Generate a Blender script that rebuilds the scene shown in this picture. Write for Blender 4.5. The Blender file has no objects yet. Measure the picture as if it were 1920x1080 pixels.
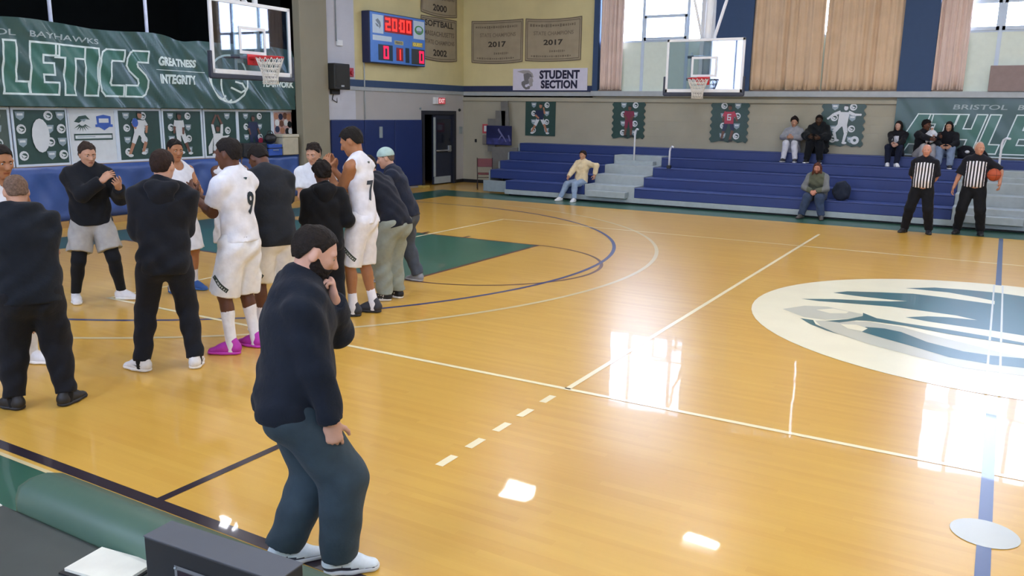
import bpy, bmesh, math, random
import numpy as np
from mathutils import Vector, Matrix
from mathutils.bvhtree import BVHTree

# ------------------------------------------------------------------ scene, camera, world, exposure
C = bpy.context.scene.collection
sc = bpy.context.scene
sc.view_settings.view_transform = 'Standard'
sc.view_settings.look = 'None'
sc.view_settings.gamma = 1.0
sc.view_settings.use_curve_mapping = False
sc.view_settings.exposure = 0.12
try:
    sc.cycles.max_bounces = 8; sc.cycles.diffuse_bounces = 4; sc.cycles.glossy_bounces = 4
    sc.cycles.transparent_max_bounces = 12; sc.cycles.caustics_reflective = False
    sc.cycles.caustics_refractive = False; sc.cycles.sample_clamp_indirect = 6.0
except Exception: pass

cam_d = bpy.data.cameras.new('camera'); cam = bpy.data.objects.new('camera', cam_d); C.objects.link(cam)
CAM = (-0.15766, -5.80901, 2.21328)
yaw, pit, rol = 0.526734829, -0.210161281, 0.0150661869
cy, sy = math.cos(yaw), math.sin(yaw)
fwd = Vector((-sy*math.cos(pit), cy*math.cos(pit), math.sin(pit)))
rgt = Vector((cy, sy, 0)); upv = rgt.cross(fwd)
r2 = rgt*math.cos(rol)+upv*math.sin(rol); u2 = -rgt*math.sin(rol)+upv*math.cos(rol)
M = Matrix(((r2.x, u2.x, -fwd.x), (r2.y, u2.y, -fwd.y), (r2.z, u2.z, -fwd.z)))
cam.matrix_world = Matrix.Translation(CAM) @ M.to_4x4()
cam_d.sensor_width = 36; cam_d.lens = 36*1554.919/1920; cam_d.clip_start = .05
sc.camera = cam

LAMP = 96.0          # ceiling fixtures, radiance of the diffusers
WIN = 17.0            # daylight in the window panes
w = bpy.data.worlds.new('world'); sc.world = w; w.use_nodes = True
w.node_tree.nodes['Background'].inputs[0].default_value = (.55, .68, 1, 1)
w.node_tree.nodes['Background'].inputs[1].default_value = 1.2

# ------------------------------------------------------------------ materials
def srgb(h):
    if isinstance(h, str):
        h = h.lstrip('#'); c = [int(h[i:i+2], 16)/255 for i in (0, 2, 4)]
    else: c = h
    return tuple((v/12.92 if v <= .04045 else ((v+.055)/1.055)**2.4) for v in c)
MATS = {}
def mat(name, col, rough=.6, metal=0., var=.06, scale=8., bump=0., bscale=60., coat=0., spec=.5, emit=None, estr=0., sheen=0.):
    if name in MATS: return MATS[name]
    m = bpy.data.materials.new(name); m.use_nodes = True; nt = m.node_tree
    b = nt.nodes['Principled BSDF']; c = srgb(col)
    b.inputs['Roughness'].default_value = rough; b.inputs['Metallic'].default_value = metal
    b.inputs['Specular IOR Level'].default_value = spec
    if coat: b.inputs['Coat Weight'].default_value = coat; b.inputs['Coat Roughness'].default_value = .08
    if sheen: b.inputs['Sheen Weight'].default_value = sheen
    if emit: b.inputs['Emission Color'].default_value = (*srgb(emit), 1); b.inputs['Emission Strength'].default_value = estr
    tc = nt.nodes.new('ShaderNodeTexCoord')
    if var:
        n = nt.nodes.new('ShaderNodeTexNoise'); n.inputs['Scale'].default_value = scale; n.inputs['Detail'].default_value = 4
        nt.links.new(tc.outputs['Object'], n.inputs['Vector'])
        r = nt.nodes.new('ShaderNodeValToRGB')
        r.color_ramp.elements[0].color = (*[v*(1-var*1.6) for v in c], 1); r.color_ramp.elements[1].color = (*[min(1, v*(1+var)) for v in c], 1)
        r.color_ramp.elements[0].position = .3; r.color_ramp.elements[1].position = .7
        nt.links.new(n.outputs['Fac'], r.inputs['Fac']); nt.links.new(r.outputs['Color'], b.inputs['Base Color'])
    else: b.inputs['Base Color'].default_value = (*c, 1)
    if bump:
        n2 = nt.nodes.new('ShaderNodeTexNoise'); n2.inputs['Scale'].default_value = bscale; n2.inputs['Detail'].default_value = 3
        nt.links.new(tc.outputs['Object'], n2.inputs['Vector'])
        bp = nt.nodes.new('ShaderNodeBump'); bp.inputs['Strength'].default_value = bump; bp.inputs['Distance'].default_value = .02
        nt.links.new(n2.outputs['Fac'], bp.inputs['Height']); nt.links.new(bp.outputs['Normal'], b.inputs['Normal'])
    MATS[name] = m; return m
def paint(name, col): return mat(name, col, rough=.7, var=.02, spec=.2)
def cloth(name, col): return mat(name, col, rough=.85, var=.07, scale=14, bump=.25, bscale=22, spec=.15, sheen=.06)
def skin(name, col): return mat(name, col, rough=.5, var=.05, scale=20, bump=.05, bscale=80, spec=.35)
def emis(name, col, s): return mat(name, '#101010', emit=col, estr=s, var=0)

def wood_floor():
    m = bpy.data.materials.new('maple_floor'); m.use_nodes = True; nt = m.node_tree; N = nt.nodes.new; L = nt.links.new
    b = nt.nodes['Principled BSDF']; tc = N('ShaderNodeTexCoord'); sp = N('ShaderNodeSeparateXYZ'); L(tc.outputs['Object'], sp.inputs[0])
    def mth(op, a, bb=None):
        q = N('ShaderNodeMath'); q.operation = op
        for i, v in enumerate((a, bb)):
            if v is None: continue
            if isinstance(v, (int, float)): q.inputs[i].default_value = v
            else: L(v, q.inputs[i])
        return q.outputs[0]
    row = mth('FLOOR', mth('DIVIDE', sp.outputs[1], .057))
    wn = N('ShaderNodeTexWhiteNoise'); wn.noise_dimensions = '1D'; L(row, wn.inputs['W'])
    seg = mth('FLOOR', mth('ADD', mth('DIVIDE', sp.outputs[0], 1.1), mth('MULTIPLY', wn.outputs['Value'], 9.0)))
    cv = N('ShaderNodeCombineXYZ'); L(row, cv.inputs[0]); L(seg, cv.inputs[1])
    wn2 = N('ShaderNodeTexWhiteNoise'); wn2.noise_dimensions = '2D'; L(cv.outputs[0], wn2.inputs['Vector'])
    mp = N('ShaderNodeMapping'); mp.inputs['Scale'].default_value = (.9, 14, 1); L(tc.outputs['Object'], mp.inputs[0])
    gr = N('ShaderNodeTexNoise'); gr.inputs['Scale'].default_value = 1.0; gr.inputs['Detail'].default_value = 5; L(mp.outputs[0], gr.inputs['Vector'])
    big = N('ShaderNodeTexNoise'); big.inputs['Scale'].default_value = .25; L(tc.outputs['Object'], big.inputs['Vector'])
    f = mth('ADD', mth('MULTIPLY', wn2.outputs['Value'], .2), mth('ADD', mth('MULTIPLY', gr.outputs['Fac'], .4), mth('MULTIPLY', big.outputs['Fac'], .45)))
    rp = N('ShaderNodeValToRGB'); L(f, rp.inputs[0])
    rp.color_ramp.elements[0].position = .2; rp.color_ramp.elements[0].color = (*srgb('#cb993e'), 1)
    rp.color_ramp.elements[1].position = .85; rp.color_ramp.elements[1].color = (*srgb('#dfb655'), 1)
    L(rp.outputs[0], b.inputs['Base Color'])
    finish(m); return m
def finish(m):
    # varnish shared by bare and painted boards: broad gloss under a sharp, slightly wavy coat
    nt = m.node_tree; N = nt.nodes.new; L = nt.links.new; b = nt.nodes['Principled BSDF']
    b.inputs['Roughness'].default_value = .3; b.inputs['Specular IOR Level'].default_value = .38
    b.inputs['Coat Weight'].default_value = .24; b.inputs['Coat Roughness'].default_value = .03; b.inputs['Coat IOR'].default_value = 1.45
    g = N('ShaderNodeNewGeometry'); mp = N('ShaderNodeMapping'); mp.inputs['Scale'].default_value = (1.2, 2.6, 1)
    L(g.outputs['Position'], mp.inputs[0])
    n = N('ShaderNodeTexNoise'); n.inputs['Scale'].default_value = 1.0; n.inputs['Detail'].default_value = 1.5; L(mp.outputs[0], n.inputs['Vector'])
    bp = N('ShaderNodeBump'); bp.inputs['Strength'].default_value = .18; bp.inputs['Distance'].default_value = .012
    L(n.outputs['Fac'], bp.inputs['Height']); L(bp.outputs['Normal'], b.inputs['Coat Normal'])
def floorpaint(name, col):
    if name in MATS: return MATS[name]
    m = bpy.data.materials.new(name); m.use_nodes = True
    nt = m.node_tree; b = nt.nodes['Principled BSDF']
    n = nt.nodes.new('ShaderNodeTexNoise'); n.inputs['Scale'].default_value = 3; n.inputs['Detail'].default_value = 5
    tc = nt.nodes.new('ShaderNodeTexCoord'); nt.links.new(tc.outputs['Object'], n.inputs['Vector'])
    r = nt.nodes.new('ShaderNodeValToRGB'); c = srgb(col)
    r.color_ramp.elements[0].color = (*[v*.9 for v in c], 1); r.color_ramp.elements[1].color = (*c, 1)
    nt.links.new(n.outputs['Fac'], r.inputs['Fac']); nt.links.new(r.outputs['Color'], b.inputs['Base Color'])
    finish(m); MATS[name] = m; return m
def block_wall(name, col, rough=.75):
    m = mat(name, col, rough=rough, var=.05, scale=1.2, spec=.25); nt = m.node_tree
    b = nt.nodes['Principled BSDF']; g = nt.nodes.new('ShaderNodeNewGeometry'); sp = nt.nodes.new('ShaderNodeSeparateXYZ')
    nt.links.new(g.outputs['Position'], sp.inputs[0])
    ad = nt.nodes.new('ShaderNodeMath'); nt.links.new(sp.outputs[0], ad.inputs[0]); nt.links.new(sp.outputs[1], ad.inputs[1])
    cb = nt.nodes.new('ShaderNodeCombineXYZ'); nt.links.new(ad.outputs[0], cb.inputs[0]); nt.links.new(sp.outputs[2], cb.inputs[1])
    br = nt.nodes.new('ShaderNodeTexBrick'); br.inputs['Scale'].default_value = 1; br.inputs['Mortar Size'].default_value = .006
    br.inputs['Brick Width'].default_value = .4; br.inputs['Row Height'].default_value = .2
    nt.links.new(cb.outputs[0], br.inputs['Vector'])
    bp = nt.nodes.new('ShaderNodeBump'); bp.inputs['Strength'].default_value = .35; bp.inputs['Distance'].default_value = .01; bp.invert = True
    nt.links.new(br.outputs['Fac'], bp.inputs['Height']); nt.links.new(bp.outputs['Normal'], b.inputs['Normal'])
    return m
def glass_mat(name, tint='#eef6fb', alpha=.12, rough=.02):
    if name in MATS: return MATS[name]
    m = bpy.data.materials.new(name); m.use_nodes = True; nt = m.node_tree
    out = nt.nodes['Material Output']; nt.nodes.remove(nt.nodes['Principled BSDF'])
    tr = nt.nodes.new('ShaderNodeBsdfTransparent'); tr.inputs[0].default_value = (*srgb(tint), 1)
    gl = nt.nodes.new('ShaderNodeBsdfGlossy'); gl.inputs['Roughness'].default_value = rough
    fr = nt.nodes.new('ShaderNodeLayerWeight'); pw = nt.nodes.new('ShaderNodeMath'); pw.operation = 'POWER'; pw.inputs[1].default_value = 5
    nt.links.new(fr.outputs['Facing'], pw.inputs[0])
    ad = nt.nodes.new('ShaderNodeMath'); ad.operation = 'MULTIPLY_ADD'; ad.inputs[1].default_value = .9; ad.inputs[2].default_value = alpha; nt.links.new(pw.outputs[0], ad.inputs[0])
    mx = nt.nodes.new('ShaderNodeMixShader'); nt.links.new(ad.outputs[0], mx.inputs[0])
    nt.links.new(tr.outputs[0], mx.inputs[1]); nt.links.new(gl.outputs[0], mx.inputs[2]); nt.links.new(mx.outputs[0], out.inputs[0])
    MATS[name] = m; return m

# ------------------------------------------------------------------ object helpers
def tag(o, label=None, cat=None, group=None, kind=None):
    if label: o['label'] = label
    if cat: o['category'] = cat
    if group: o['group'] = group
    if kind: o['kind'] = kind
    return o
def empty(name, loc=(0, 0, 0), rz=0, label=None, cat=None, group=None, kind=None, parent=None):
    o = bpy.data.objects.new(name, None); C.objects.link(o); o.location = loc; o.rotation_euler = (0, 0, rz)
    if parent: o.parent = parent
    return tag(o, label, cat, group, kind)
def mobj(name, V, F, mats, parent=None, smooth=False, mi=None, loc=None):
    me = bpy.data.meshes.new(name); me.from_pydata([tuple(v) for v in V], [], [tuple(f) for f in F]); me.update()
    for m in (mats if isinstance(mats, (list, tuple)) else [mats]): me.materials.append(m)
    if mi is not None: me.polygons.foreach_set('material_index', list(mi))
    if smooth: me.polygons.foreach_set('use_smooth', [True]*len(me.polygons))
    o = bpy.data.objects.new(name, me); C.objects.link(o)
    if parent: o.parent = parent
    if loc: o.location = loc
    return o
def copy_tree(o, parent=None):
    c = o.copy(); C.objects.link(c)
    if parent is not None: c.parent = parent
    for ch in list(o.children): copy_tree(ch, c)
    return c
class MB:
    def __init__(s): s.v, s.f, s.m = [], [], []
    def add(s, V, F, mi=0):
        n = len(s.v); s.v += [tuple(v) for v in V]; s.f += [tuple(i+n for i in f) for f in F]; s.m += [mi]*len(F); return s
    def box(s, x0, x1, y0, y1, z0, z1, bev=0., mi=0, T=None):
        bm = bmesh.new(); bmesh.ops.create_cube(bm, size=1)
        for v in bm.verts:
            v.co = Vector(((x0+x1)/2+v.co.x*(x1-x0), (y0+y1)/2+v.co.y*(y1-y0), (z0+z1)/2+v.co.z*(z1-z0)))
        if bev: bmesh.ops.bevel(bm, geom=bm.edges[:], offset=bev, segments=2, profile=.5, affect='EDGES')
        if T is not None: bmesh.ops.transform(bm, matrix=T, verts=bm.verts[:])
        bm.verts.index_update(); V = [v.co[:] for v in bm.verts]; F = [[v.index for v in f.verts] for f in bm.faces]; bm.free()
        return s.add(V, F, mi)
    def tube(s, pts, r, n=8, closed=False, cap=True, mi=0):
        pts = [Vector(p) for p in pts]; k = len(pts); rs = r if isinstance(r, (list, tuple)) else [r]*k
        V, F = [], []; up = None
        for i, p in enumerate(pts):
            a = pts[(i-1) % k] if (i > 0 or closed) else p; b = pts[(i+1) % k] if (i < k-1 or closed) else p
            d = (b-a).normalized()
            if up is None: up = Vector((0, 0, 1)) if abs(d.z) < .9 else Vector((1, 0, 0))
            x = d.cross(up).normalized(); y = x.cross(d).normalized(); up = y
            for j in range(n):
                t = 2*math.pi*j/n; V.append(p+(x*math.cos(t)+y*math.sin(t))*rs[i])
        for i in range(k if closed else k-1):
            for j in range(n):
                a = i*n+j; b = i*n+(j+1) % n; c = ((i+1) % k)*n+(j+1) % n; d = ((i+1) % k)*n+j; F.append((a, b, c, d))
        if cap and not closed: F.append(tuple(range(n))[::-1]); F.append(tuple((k-1)*n+j for j in range(n)))
        return s.add(V, F, mi)
    def sphere(s, c, r, nu=16, nv=10, mi=0):
        V, F = [], []; r = r if isinstance(r, (list, tuple)) else (r, r, r)
        for i in range(nv+1):
            t = math.pi*i/nv
            for j in range(nu):
                p = 2*math.pi*j/nu; V.append((c[0]+r[0]*math.sin(t)*math.cos(p), c[1]+r[1]*math.sin(t)*math.sin(p), c[2]+r[2]*math.cos(t)))
        for i in range(nv):
            for j in range(nu): F.append((i*nu+j, (i+1)*nu+j, (i+1)*nu+(j+1) % nu, i*nu+(j+1) % nu))
        return s.add(V, F, mi)
    def build(s, name, mats, parent=None, smooth=False, loc=None):
        return mobj(name, s.v, s.f, mats, parent, smooth, s.m, loc)
def box(name, m, x0, x1, y0, y1, z0, z1, bev=.0, parent=None):
    return MB().box(x0, x1, y0, y1, z0, z1, bev).build(name, m, parent)
def tube(name, m, pts, r, parent=None, n=8, closed=False):
    return MB().tube(pts, r, n, closed).build(name, m, parent, smooth=True)
def struct(o): o['kind'] = 'structure'; return o

class Frame:
    """a flat face in the world: origin, right, up, outward"""
    def __init__(s, o, u, v):
        s.o, s.u, s.v = Vector(o), Vector(u), Vector(v); s.n = s.u.cross(s.v)
    def __call__(s, a, b, n=0.): return s.o+s.u*a+s.v*b+s.n*n
def flat(name, polys, fr, parent, n0=.002, dn=.0015, warp=None):
    """flat print: list of (polygon, material), later ones lie over earlier ones"""
    mb = MB(); ms = []
    for i, (p, m) in enumerate(polys):
        if m not in ms: ms.append(m)
        mb.add([fr(a, b, n0+dn*i) for a, b in p], [tuple(range(len(p)))], ms.index(m))
    return mb.build(name, ms, parent)
def ngon(cx, cy, rx, ry, n=16, a0=0, a1=2*math.pi):
    return [(cx+rx*math.cos(a0+(a1-a0)*i/n), cy+ry*math.sin(a0+(a1-a0)*i/n)) for i in range(n)]
def limb(p, q, r0, r1):
    dx, dy = q[0]-p[0], q[1]-p[1]; L = math.hypot(dx, dy) or 1; nx, ny = -dy/L, dx/L
    return [(p[0]+nx*r0, p[1]+ny*r0), (p[0]-nx*r0, p[1]-ny*r0), (q[0]-nx*r1, q[1]-ny*r1), (q[0]+nx*r1, q[1]+ny*r1)]
def text_geo(s, bold=0., spacing=1., res=3):
    cu = bpy.data.curves.new('t', 'FONT'); cu.body = s; cu.size = 1; cu.offset = bold; cu.space_character = spacing
    cu.resolution_u = res; cu.fill_mode = 'FRONT'
    o = bpy.data.objects.new('t', cu); C.objects.link(o)
    dg = bpy.context.evaluated_depsgraph_get(); me = o.evaluated_get(dg).to_mesh()
    V = [v.co[:2] for v in me.vertices]; F = [tuple(p.vertices) for p in me.polygons]
    o.evaluated_get(dg).to_mesh_clear(); bpy.data.objects.remove(o); bpy.data.curves.remove(cu)
    return V, F
def text_fit(name, s, rect, fr, m, parent, n=.004, bold=.02, spacing=1., skew=0., warp=None, sub=0):
    V, F = text_geo(s, bold, spacing); xs = [v[0] for v in V]; ys = [v[1] for v in V]
    x0, x1, y0, y1 = rect; ax, bx, ay, by = min(xs), max(xs), min(ys), max(ys)
    P = []
    for x, y in V:
        q = (y-ay)/max(by-ay, 1e-6); P.append((x0+(x-ax)/max(bx-ax, 1e-6)*(x1-x0)+skew*q*(y1-y0), y0+q*(y1-y0)))
    if sub:
        bm = bmesh.new(); vs = [bm.verts.new((a, b, 0)) for a, b in P]
        for f in F:
            try: bm.faces.new([vs[i] for i in f])
            except ValueError: pass
        for _ in range(sub):
            bmesh.ops.subdivide_edges(bm, edges=[e for e in bm.edges if e.calc_length() > .03], cuts=1)
        bmesh.ops.triangulate(bm, faces=bm.faces[:]); bm.verts.index_update()
        P = [v.co[:2] for v in bm.verts]; F = [tuple(v.index for v in f.verts) for f in bm.faces]; bm.free()
    V3 = [(warp(a, b, n) if warp else fr(a, b, n)) for a, b in P]
    return mobj(name, V3, F, m, parent)
def seven_seg(ch, x, y, w, h, t):
    S = {'0': 'abcdef', '1': 'bc', '2': 'abged', '3': 'abgcd', '4': 'fgbc', '5': 'afgcd', '6': 'afgedc', '7': 'abc', '8': 'abcdefg', '9': 'abcdfg'}
    R = dict(a=(x, x+w, y+h-t, y+h), d=(x, x+w, y, y+t), g=(x, x+w, y+h/2-t/2, y+h/2+t/2), b=(x+w-t, x+w, y+h/2, y+h),
             c=(x+w-t, x+w, y, y+h/2), f=(x, x+t, y+h/2, y+h), e=(x, x+t, y, y+h/2))
    out = []
    for k in S[ch]:
        a, b, c, d = R[k]; out.append([(a, c), (b, c), (b, d), (a, d)])
    return out
def rect(a, b, c, d): return [(a, c), (b, c), (b, d), (a, d)]

# ------------------------------------------------------------------ palette
WOOD = wood_floor()
CREAM = mat('cream_paint', '#d3cb93', rough=.7, var=.04, scale=1.5, spec=.3)
YELLOW = block_wall('yellow_block_paint', '#d9cf9c')
BEIGE = block_wall('beige_block_paint', '#aaa794')
PALE = block_wall('daylit_pale_paint', '#c9cdd6')  # pale wall colour with bluish daylight mixed into it
NAVY = paint('navy_paint', '#3d5272')
NAVYD = mat('navy_vinyl', '#203266', rough=.42, var=.05, scale=2, bump=.12, bscale=3, spec=.45)
BLUEVIN = mat('blue_vinyl', '#3a5796', rough=.36, var=.1, scale=2, bump=.8, bscale=2.2, spec=.5)
SILL = mat('sill_paint', '#aab2b4', rough=.5, var=.04)
GREY = mat('grey_metal_paint', '#8d9a9e', rough=.5, var=.05)
LGREY = mat('aluminium_grey', '#a3aeb0', rough=.45, var=.05)
WHITE = mat('white_paint', '#e4e8ea', rough=.45, var=.02)
BLACK = mat('black_plastic', '#15171a', rough=.5, var=.04)
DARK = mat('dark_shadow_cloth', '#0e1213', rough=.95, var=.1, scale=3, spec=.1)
PILLAR = mat('pillar_paint', '#8f8b78', rough=.7, var=.03, scale=2)
GREENB = mat('green_banner_vinyl', '#3a5a59', rough=.28, var=.06, scale=2, spec=.5)
GREENF = mat('letter_green_vinyl', '#3e7065', rough=.28, var=.04, spec=.5)
LETTER = mat('banner_white_print', '#d8eaea', rough=.45, var=.02)
TXT = mat('banner_grey_print', '#9fb0b2', rough=.5, var=.02)
CHROME = mat('brushed_steel', '#b9bec2', rough=.3, metal=.9, var=.03)
PANE = emis('daylight_pane', '#cbdaff', WIN)
PANELG = mat('translucent_panel', '#c2cbbf', rough=.5, var=.03, emit='#c4d2c8', estr=.16)

# ------------------------------------------------------------------ room shell
XL, XR, YF, YN, ZC = -14.8, 13.5, 16.2, -9.2, 6.9
floor = struct(mobj('floor', [(-19, YN-.2, 0), (XR+.2, YN-.2, 0), (XR+.2, YF+.2, 0), (-19, YF+.2, 0)], [(0, 1, 2, 3)], WOOD))
FZ = Frame((0, 0, 0), (1, 0, 0), (0, 1, 0))
LG = floorpaint('court_green', '#2f6a58'); LGN = floorpaint('court_border_green', '#35614f'); LW = floorpaint('court_cream_line', '#fbf1c6')
LB = floorpaint('court_dark_line', '#2e2630'); LBL = floorpaint('court_blue_line', '#3a4378'); LP = floorpaint('court_purple_line', '#6a4238')
LWW = floorpaint('court_pale_line', '#dccb9a')
def fl(name, polys, m, n): return flat(name, [(p, m) for p in polys], FZ, floor, n0=n, dn=0)
def arc(cx, cy, r, wd, a0, a1, n=72):
    out = []
    for i in range(n):
        a, b = math.radians(a0+(a1-a0)*i/n), math.radians(a0+(a1-a0)*(i+1)/n)
        out.append([(cx+(r-wd/2)*math.cos(a), cy+(r-wd/2)*math.sin(a)), (cx+(r+wd/2)*math.cos(a), cy+(r+wd/2)*math.sin(a)),
                    (cx+(r+wd/2)*math.cos(b), cy+(r+wd/2)*math.sin(b)), (cx+(r-wd/2)*math.cos(b), cy+(r-wd/2)*math.sin(b))])
    return out
fl('border_paint', [rect(-13.8, 13, -4.1, -3.15), rect(-13.8, 13, 12.25, 13.6), rect(-13.8, -12.7, -3.15, 12.25)], LGN, .001)
fl('lane_paint', [rect(-12.7, -6.75, 2.85, 6.35)], LG, .001)
fl('lane_edge_line', [rect(-12.7, -6.72, 6.35, 6.41), rect(-12.7, -6.72, 2.79, 2.85), rect(-6.78, -6.72, 2.85, 6.35)], LP, .0016)
for k in range(4): fl('lane_mark', [rect(-11.0+.9*k, -10.93+.9*k, 6.41, 6.6), rect(-11.0+.9*k, -10.93+.9*k, 2.6, 2.79)], LP, .0016)
fl('free_throw_arc', arc(-6.75, 4.6, 1.8, .05, -95, 95), LP, .0017)
fl('blue_three_point_line', arc(-11.2, 4.57, 6.08, .06, -83, 83)+[rect(-12.7, -10.46, -1.50, -1.44), rect(-12.7, -10.46, 10.58, 10.64)], LBL, .002)
fl('pale_three_point_line', arc(-11.2, 4.57, 6.78, .06, -83, 83), LWW, .0022)
fl('volleyball_line', [rect(-9.03, 9.03, -.025, .025), rect(-9.03, 9.03, 8.975, 9.025), rect(-9.025, -8.975, 0, 9), rect(8.975, 9.025, 0, 9),
                       rect(-3.025, -2.975, 0, 10.7), rect(2.975, 3.025, 0, 10.7)], LW, .0026)
for y in (-.3, -.66, -1.0, -1.35, -1.69): fl('line_dash', [rect(-3.05, -2.99, y-.09, y+.09)], LW, .0026)
fl('sideline', [rect(-13.5, 13, -3.09, -3.01)], LB, .002); fl('sideline_gap', [rect(-13.5, 13, -3.15, -3.12)], LWW, .002)
fl('coaching_box_line', [rect(-4.13, -4.07, -3.02, -2.0)], LB, .0022)
LOGO = dict(
 crest=[(-2.09,4.61),(-1.75,4.83),(-1.44,4.95),(-1.13,5.09),(-0.96,5.22),(-1.22,5.19),(-1.54,5.18),(-1.82,5.22),(-1.68,5.42),(-1.35,5.58),(-0.94,5.75),(-0.61,5.73),(-0.29,5.68),(-0.03,5.64),(-0.03,5.86),(-0.22,5.97),(-0.55,6.1),(-1.06,6.08),(-0.73,6.35),(-0.4,6.42),(0.0,6.45),(0.6,6.3),(1.3,5.9),(1.7,5.3),(1.9,4.6),(1.5,4.2),(0.9,4.1),(0.26,4.11),(-0.03,4.16),(-0.38,4.19),(-0.66,4.22),(-0.89,4.29),(-0.68,4.49),(-0.47,4.57),(-0.19,4.6),(-0.4,4.72),(-0.78,4.76),(-1.09,4.78),(-1.56,4.68),(-1.88,4.6)],
 headgrey=[(-2.16,3.92),(-1.98,4.24),(-1.74,4.35),(-1.49,4.24),(-1.33,4.18),(-1.31,4.07),(-1.43,3.85),(-1.64,3.65),(-1.86,3.64)],
 eyewhite=[(-1.82,4.1),(-1.66,4.28),(-1.48,4.22),(-1.49,4.11),(-1.65,4.01)],
 jaw=[(-1.73,3.55),(-1.53,3.66),(-1.21,3.82),(-0.88,3.78),(-0.62,3.6),(-0.28,3.43),(0.24,3.12),(1.0,3.0),(1.2,2.8),(0.8,2.6),(0.23,2.49),(-0.24,2.46),(-0.67,2.63),(-1.08,2.84),(-1.4,3.08),(-1.61,3.29)],
 beak=[(-1.89,3.57),(-1.75,3.56),(-1.69,3.38),(-1.4,3.07),(-1.54,3.16),(-1.74,3.35)],
 beakline=[(-1.63,3.59),(-1.43,3.82),(-1.31,4.07),(-1.33,4.24),(-1.16,4.05),(-0.86,3.98),(-0.43,3.93),(-0.03,3.85),(0.25,3.77),(1.1,3.6),(1.1,3.48),(0.25,3.66),(-0.03,3.68),(-0.42,3.73),(-0.85,3.86),(-1.21,3.87),(-1.34,3.82),(-1.48,3.6)],
 stripe=[(-1.21,3.56),(-1.03,3.6),(-0.86,3.54),(-0.59,3.25),(-0.26,3.07),(-0.02,3.06),(0.24,3.12),(0.9,3.1),(0.9,2.95),(0.24,2.77),(-0.01,2.73),(-0.37,2.77),(-0.7,2.99),(-0.98,3.16),(-1.21,3.31)],
 lowwhite=[(-1.46,3.53),(-1.31,3.6),(-1.18,3.5),(-1.21,3.34),(-1.36,3.37)])
TEAL = floorpaint('logo_teal', '#2f6a72'); LGR = floorpaint('logo_grey', '#cfd2c0'); LCR = floorpaint('logo_cream', '#fbf8da')
lg = [(ngon(.1, 4.4, 2.66, 2.66, 72), LCR), (LOGO['crest'], TEAL), (LOGO['headgrey'], LGR), (LOGO['eyewhite'], LCR), (LOGO['jaw'], LGR),
      (LOGO['beak'], TEAL), (LOGO['beakline'], TEAL), (LOGO['stripe'], TEAL), (LOGO['lowwhite'], LCR)]
flat('centre_logo', lg, FZ, floor, n0=.0028, dn=.0004)
CL = floorpaint('centre_line_blue', '#3d5580')
fl('centre_line', [rect(-.035, .035, -3.0, 1.72), rect(-.035, .035, 7.02, 12.2)], CL, .003)
fl('centre_line_outline', [rect(-.06, -.04, 1.74, 7.0), rect(.04, .06, 1.74, 7.0)], floorpaint('logo_outline', '#dfe6e2'), .0072)
fl('centre_spot', [ngon(0, -.92, .17, .17, 28)], floorpaint('spot_grey', '#c3c8bd'), .0036)

struct(MB().box(-19, XR+.2, YN-.2, YF+.2, ZC, ZC+.15).build('ceiling', mat('ceiling_paint', '#b9b6ac', rough=.8)))
for i in range(7): struct(box('trim_%d' % (10+i), mat('beam_paint', '#a9a79f', rough=.7), XL-.2+4.4*i, XL+4.4*i, YN, YF, ZC-.45, ZC))
# far wall: lower block wall, upper yellow field, windows between navy piers
struct(box('wall_far', BEIGE, XL-.3, XR+.2, YF, YF+.25, 0, 2.72))
fu = MB()
fu.box(XL-.3, -10.4, YF, YF+.25, 2.62, ZC)                     # yellow field to the left of the windows
struct(fu.build('wall_far_upper', YELLOW))
piers = [(-10.4, -10.24), (-6.95, -5.98), (-2.5, -1.77), (1.86, 2.6), (6.2, 6.95), (10.6, 11.3)]
for a, b in piers:
    struct(box('wall_far_pier', NAVY, a, b, YF-.08, YF+.25, 2.78, ZC))
bays = [(-10.24, -6.95), (-5.98, -2.5), (-1.77, 1.86), (2.6, 6.2), (6.95, 10.6)]
WFR = mat('window_frame_paint', '#c3d4e4', rough=.45, var=.02)
for i, (a, b) in enumerate(bays):
    win = empty('window_%d' % (i+1), ((a+b)/2, YF+.2, 2.78), kind='structure')
    def P(nm, m, x0, x1, y0, y1, z0, z1, bev=0):
        o = box(nm, m, x0-(a+b)/2, x1-(a+b)/2, y0-YF-.2, y1-YF-.2, z0-2.78, z1-2.78, bev, win); return o
    P('lower_panel', PANELG, a, b, YF+.1, YF+.14, 2.7, 4.12)
    n = 3; e = [a, a+(b-a)*.38, a+(b-a)*.76, b] if i != 2 else [a, a+1.24, a+2.5, b]
    zv = 4.18
    for j in range(3):
        x0, x1 = e[j], e[j+1]
        if j == 1 or i == 2:                    # an opening vent at the foot of the pane
            P('vent_pane', PANE, x0+.09, x1-.09, YF+.14, YF+.16, 4.22, 4.72)
            for q in ((x0+.03, x0+.09, 4.14, 4.78), (x1-.09, x1-.03, 4.14, 4.78), (x0+.03, x1-.03, 4.72, 4.8), (x0+.03, x1-.03, 4.14, 4.22)):
                P('vent_frame', WFR, q[0], q[1], YF+.06, YF+.14, q[2], q[3])
            P('pane', PANE, x0+.02, x1-.02, YF+.15, YF+.17, 4.8, 6.35)
        else: P('pane', PANE, x0+.02, x1-.02, YF+.15, YF+.17, 4.14, 6.35)
        if j: P('mullion', WFR, x0-.042, x0+.042, YF+.08, YF+.17, 2.8, 6.4)
    P('transom', WFR, a, b, YF+.09, YF+.17, 4.1, 4.15)
    P('head_rail', WFR, a, b, YF+.05, YF+.2, 6.35, 6.45); P('spandrel', YELLOW, a, b, YF+.05, YF+.25, 6.45, ZC)
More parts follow.
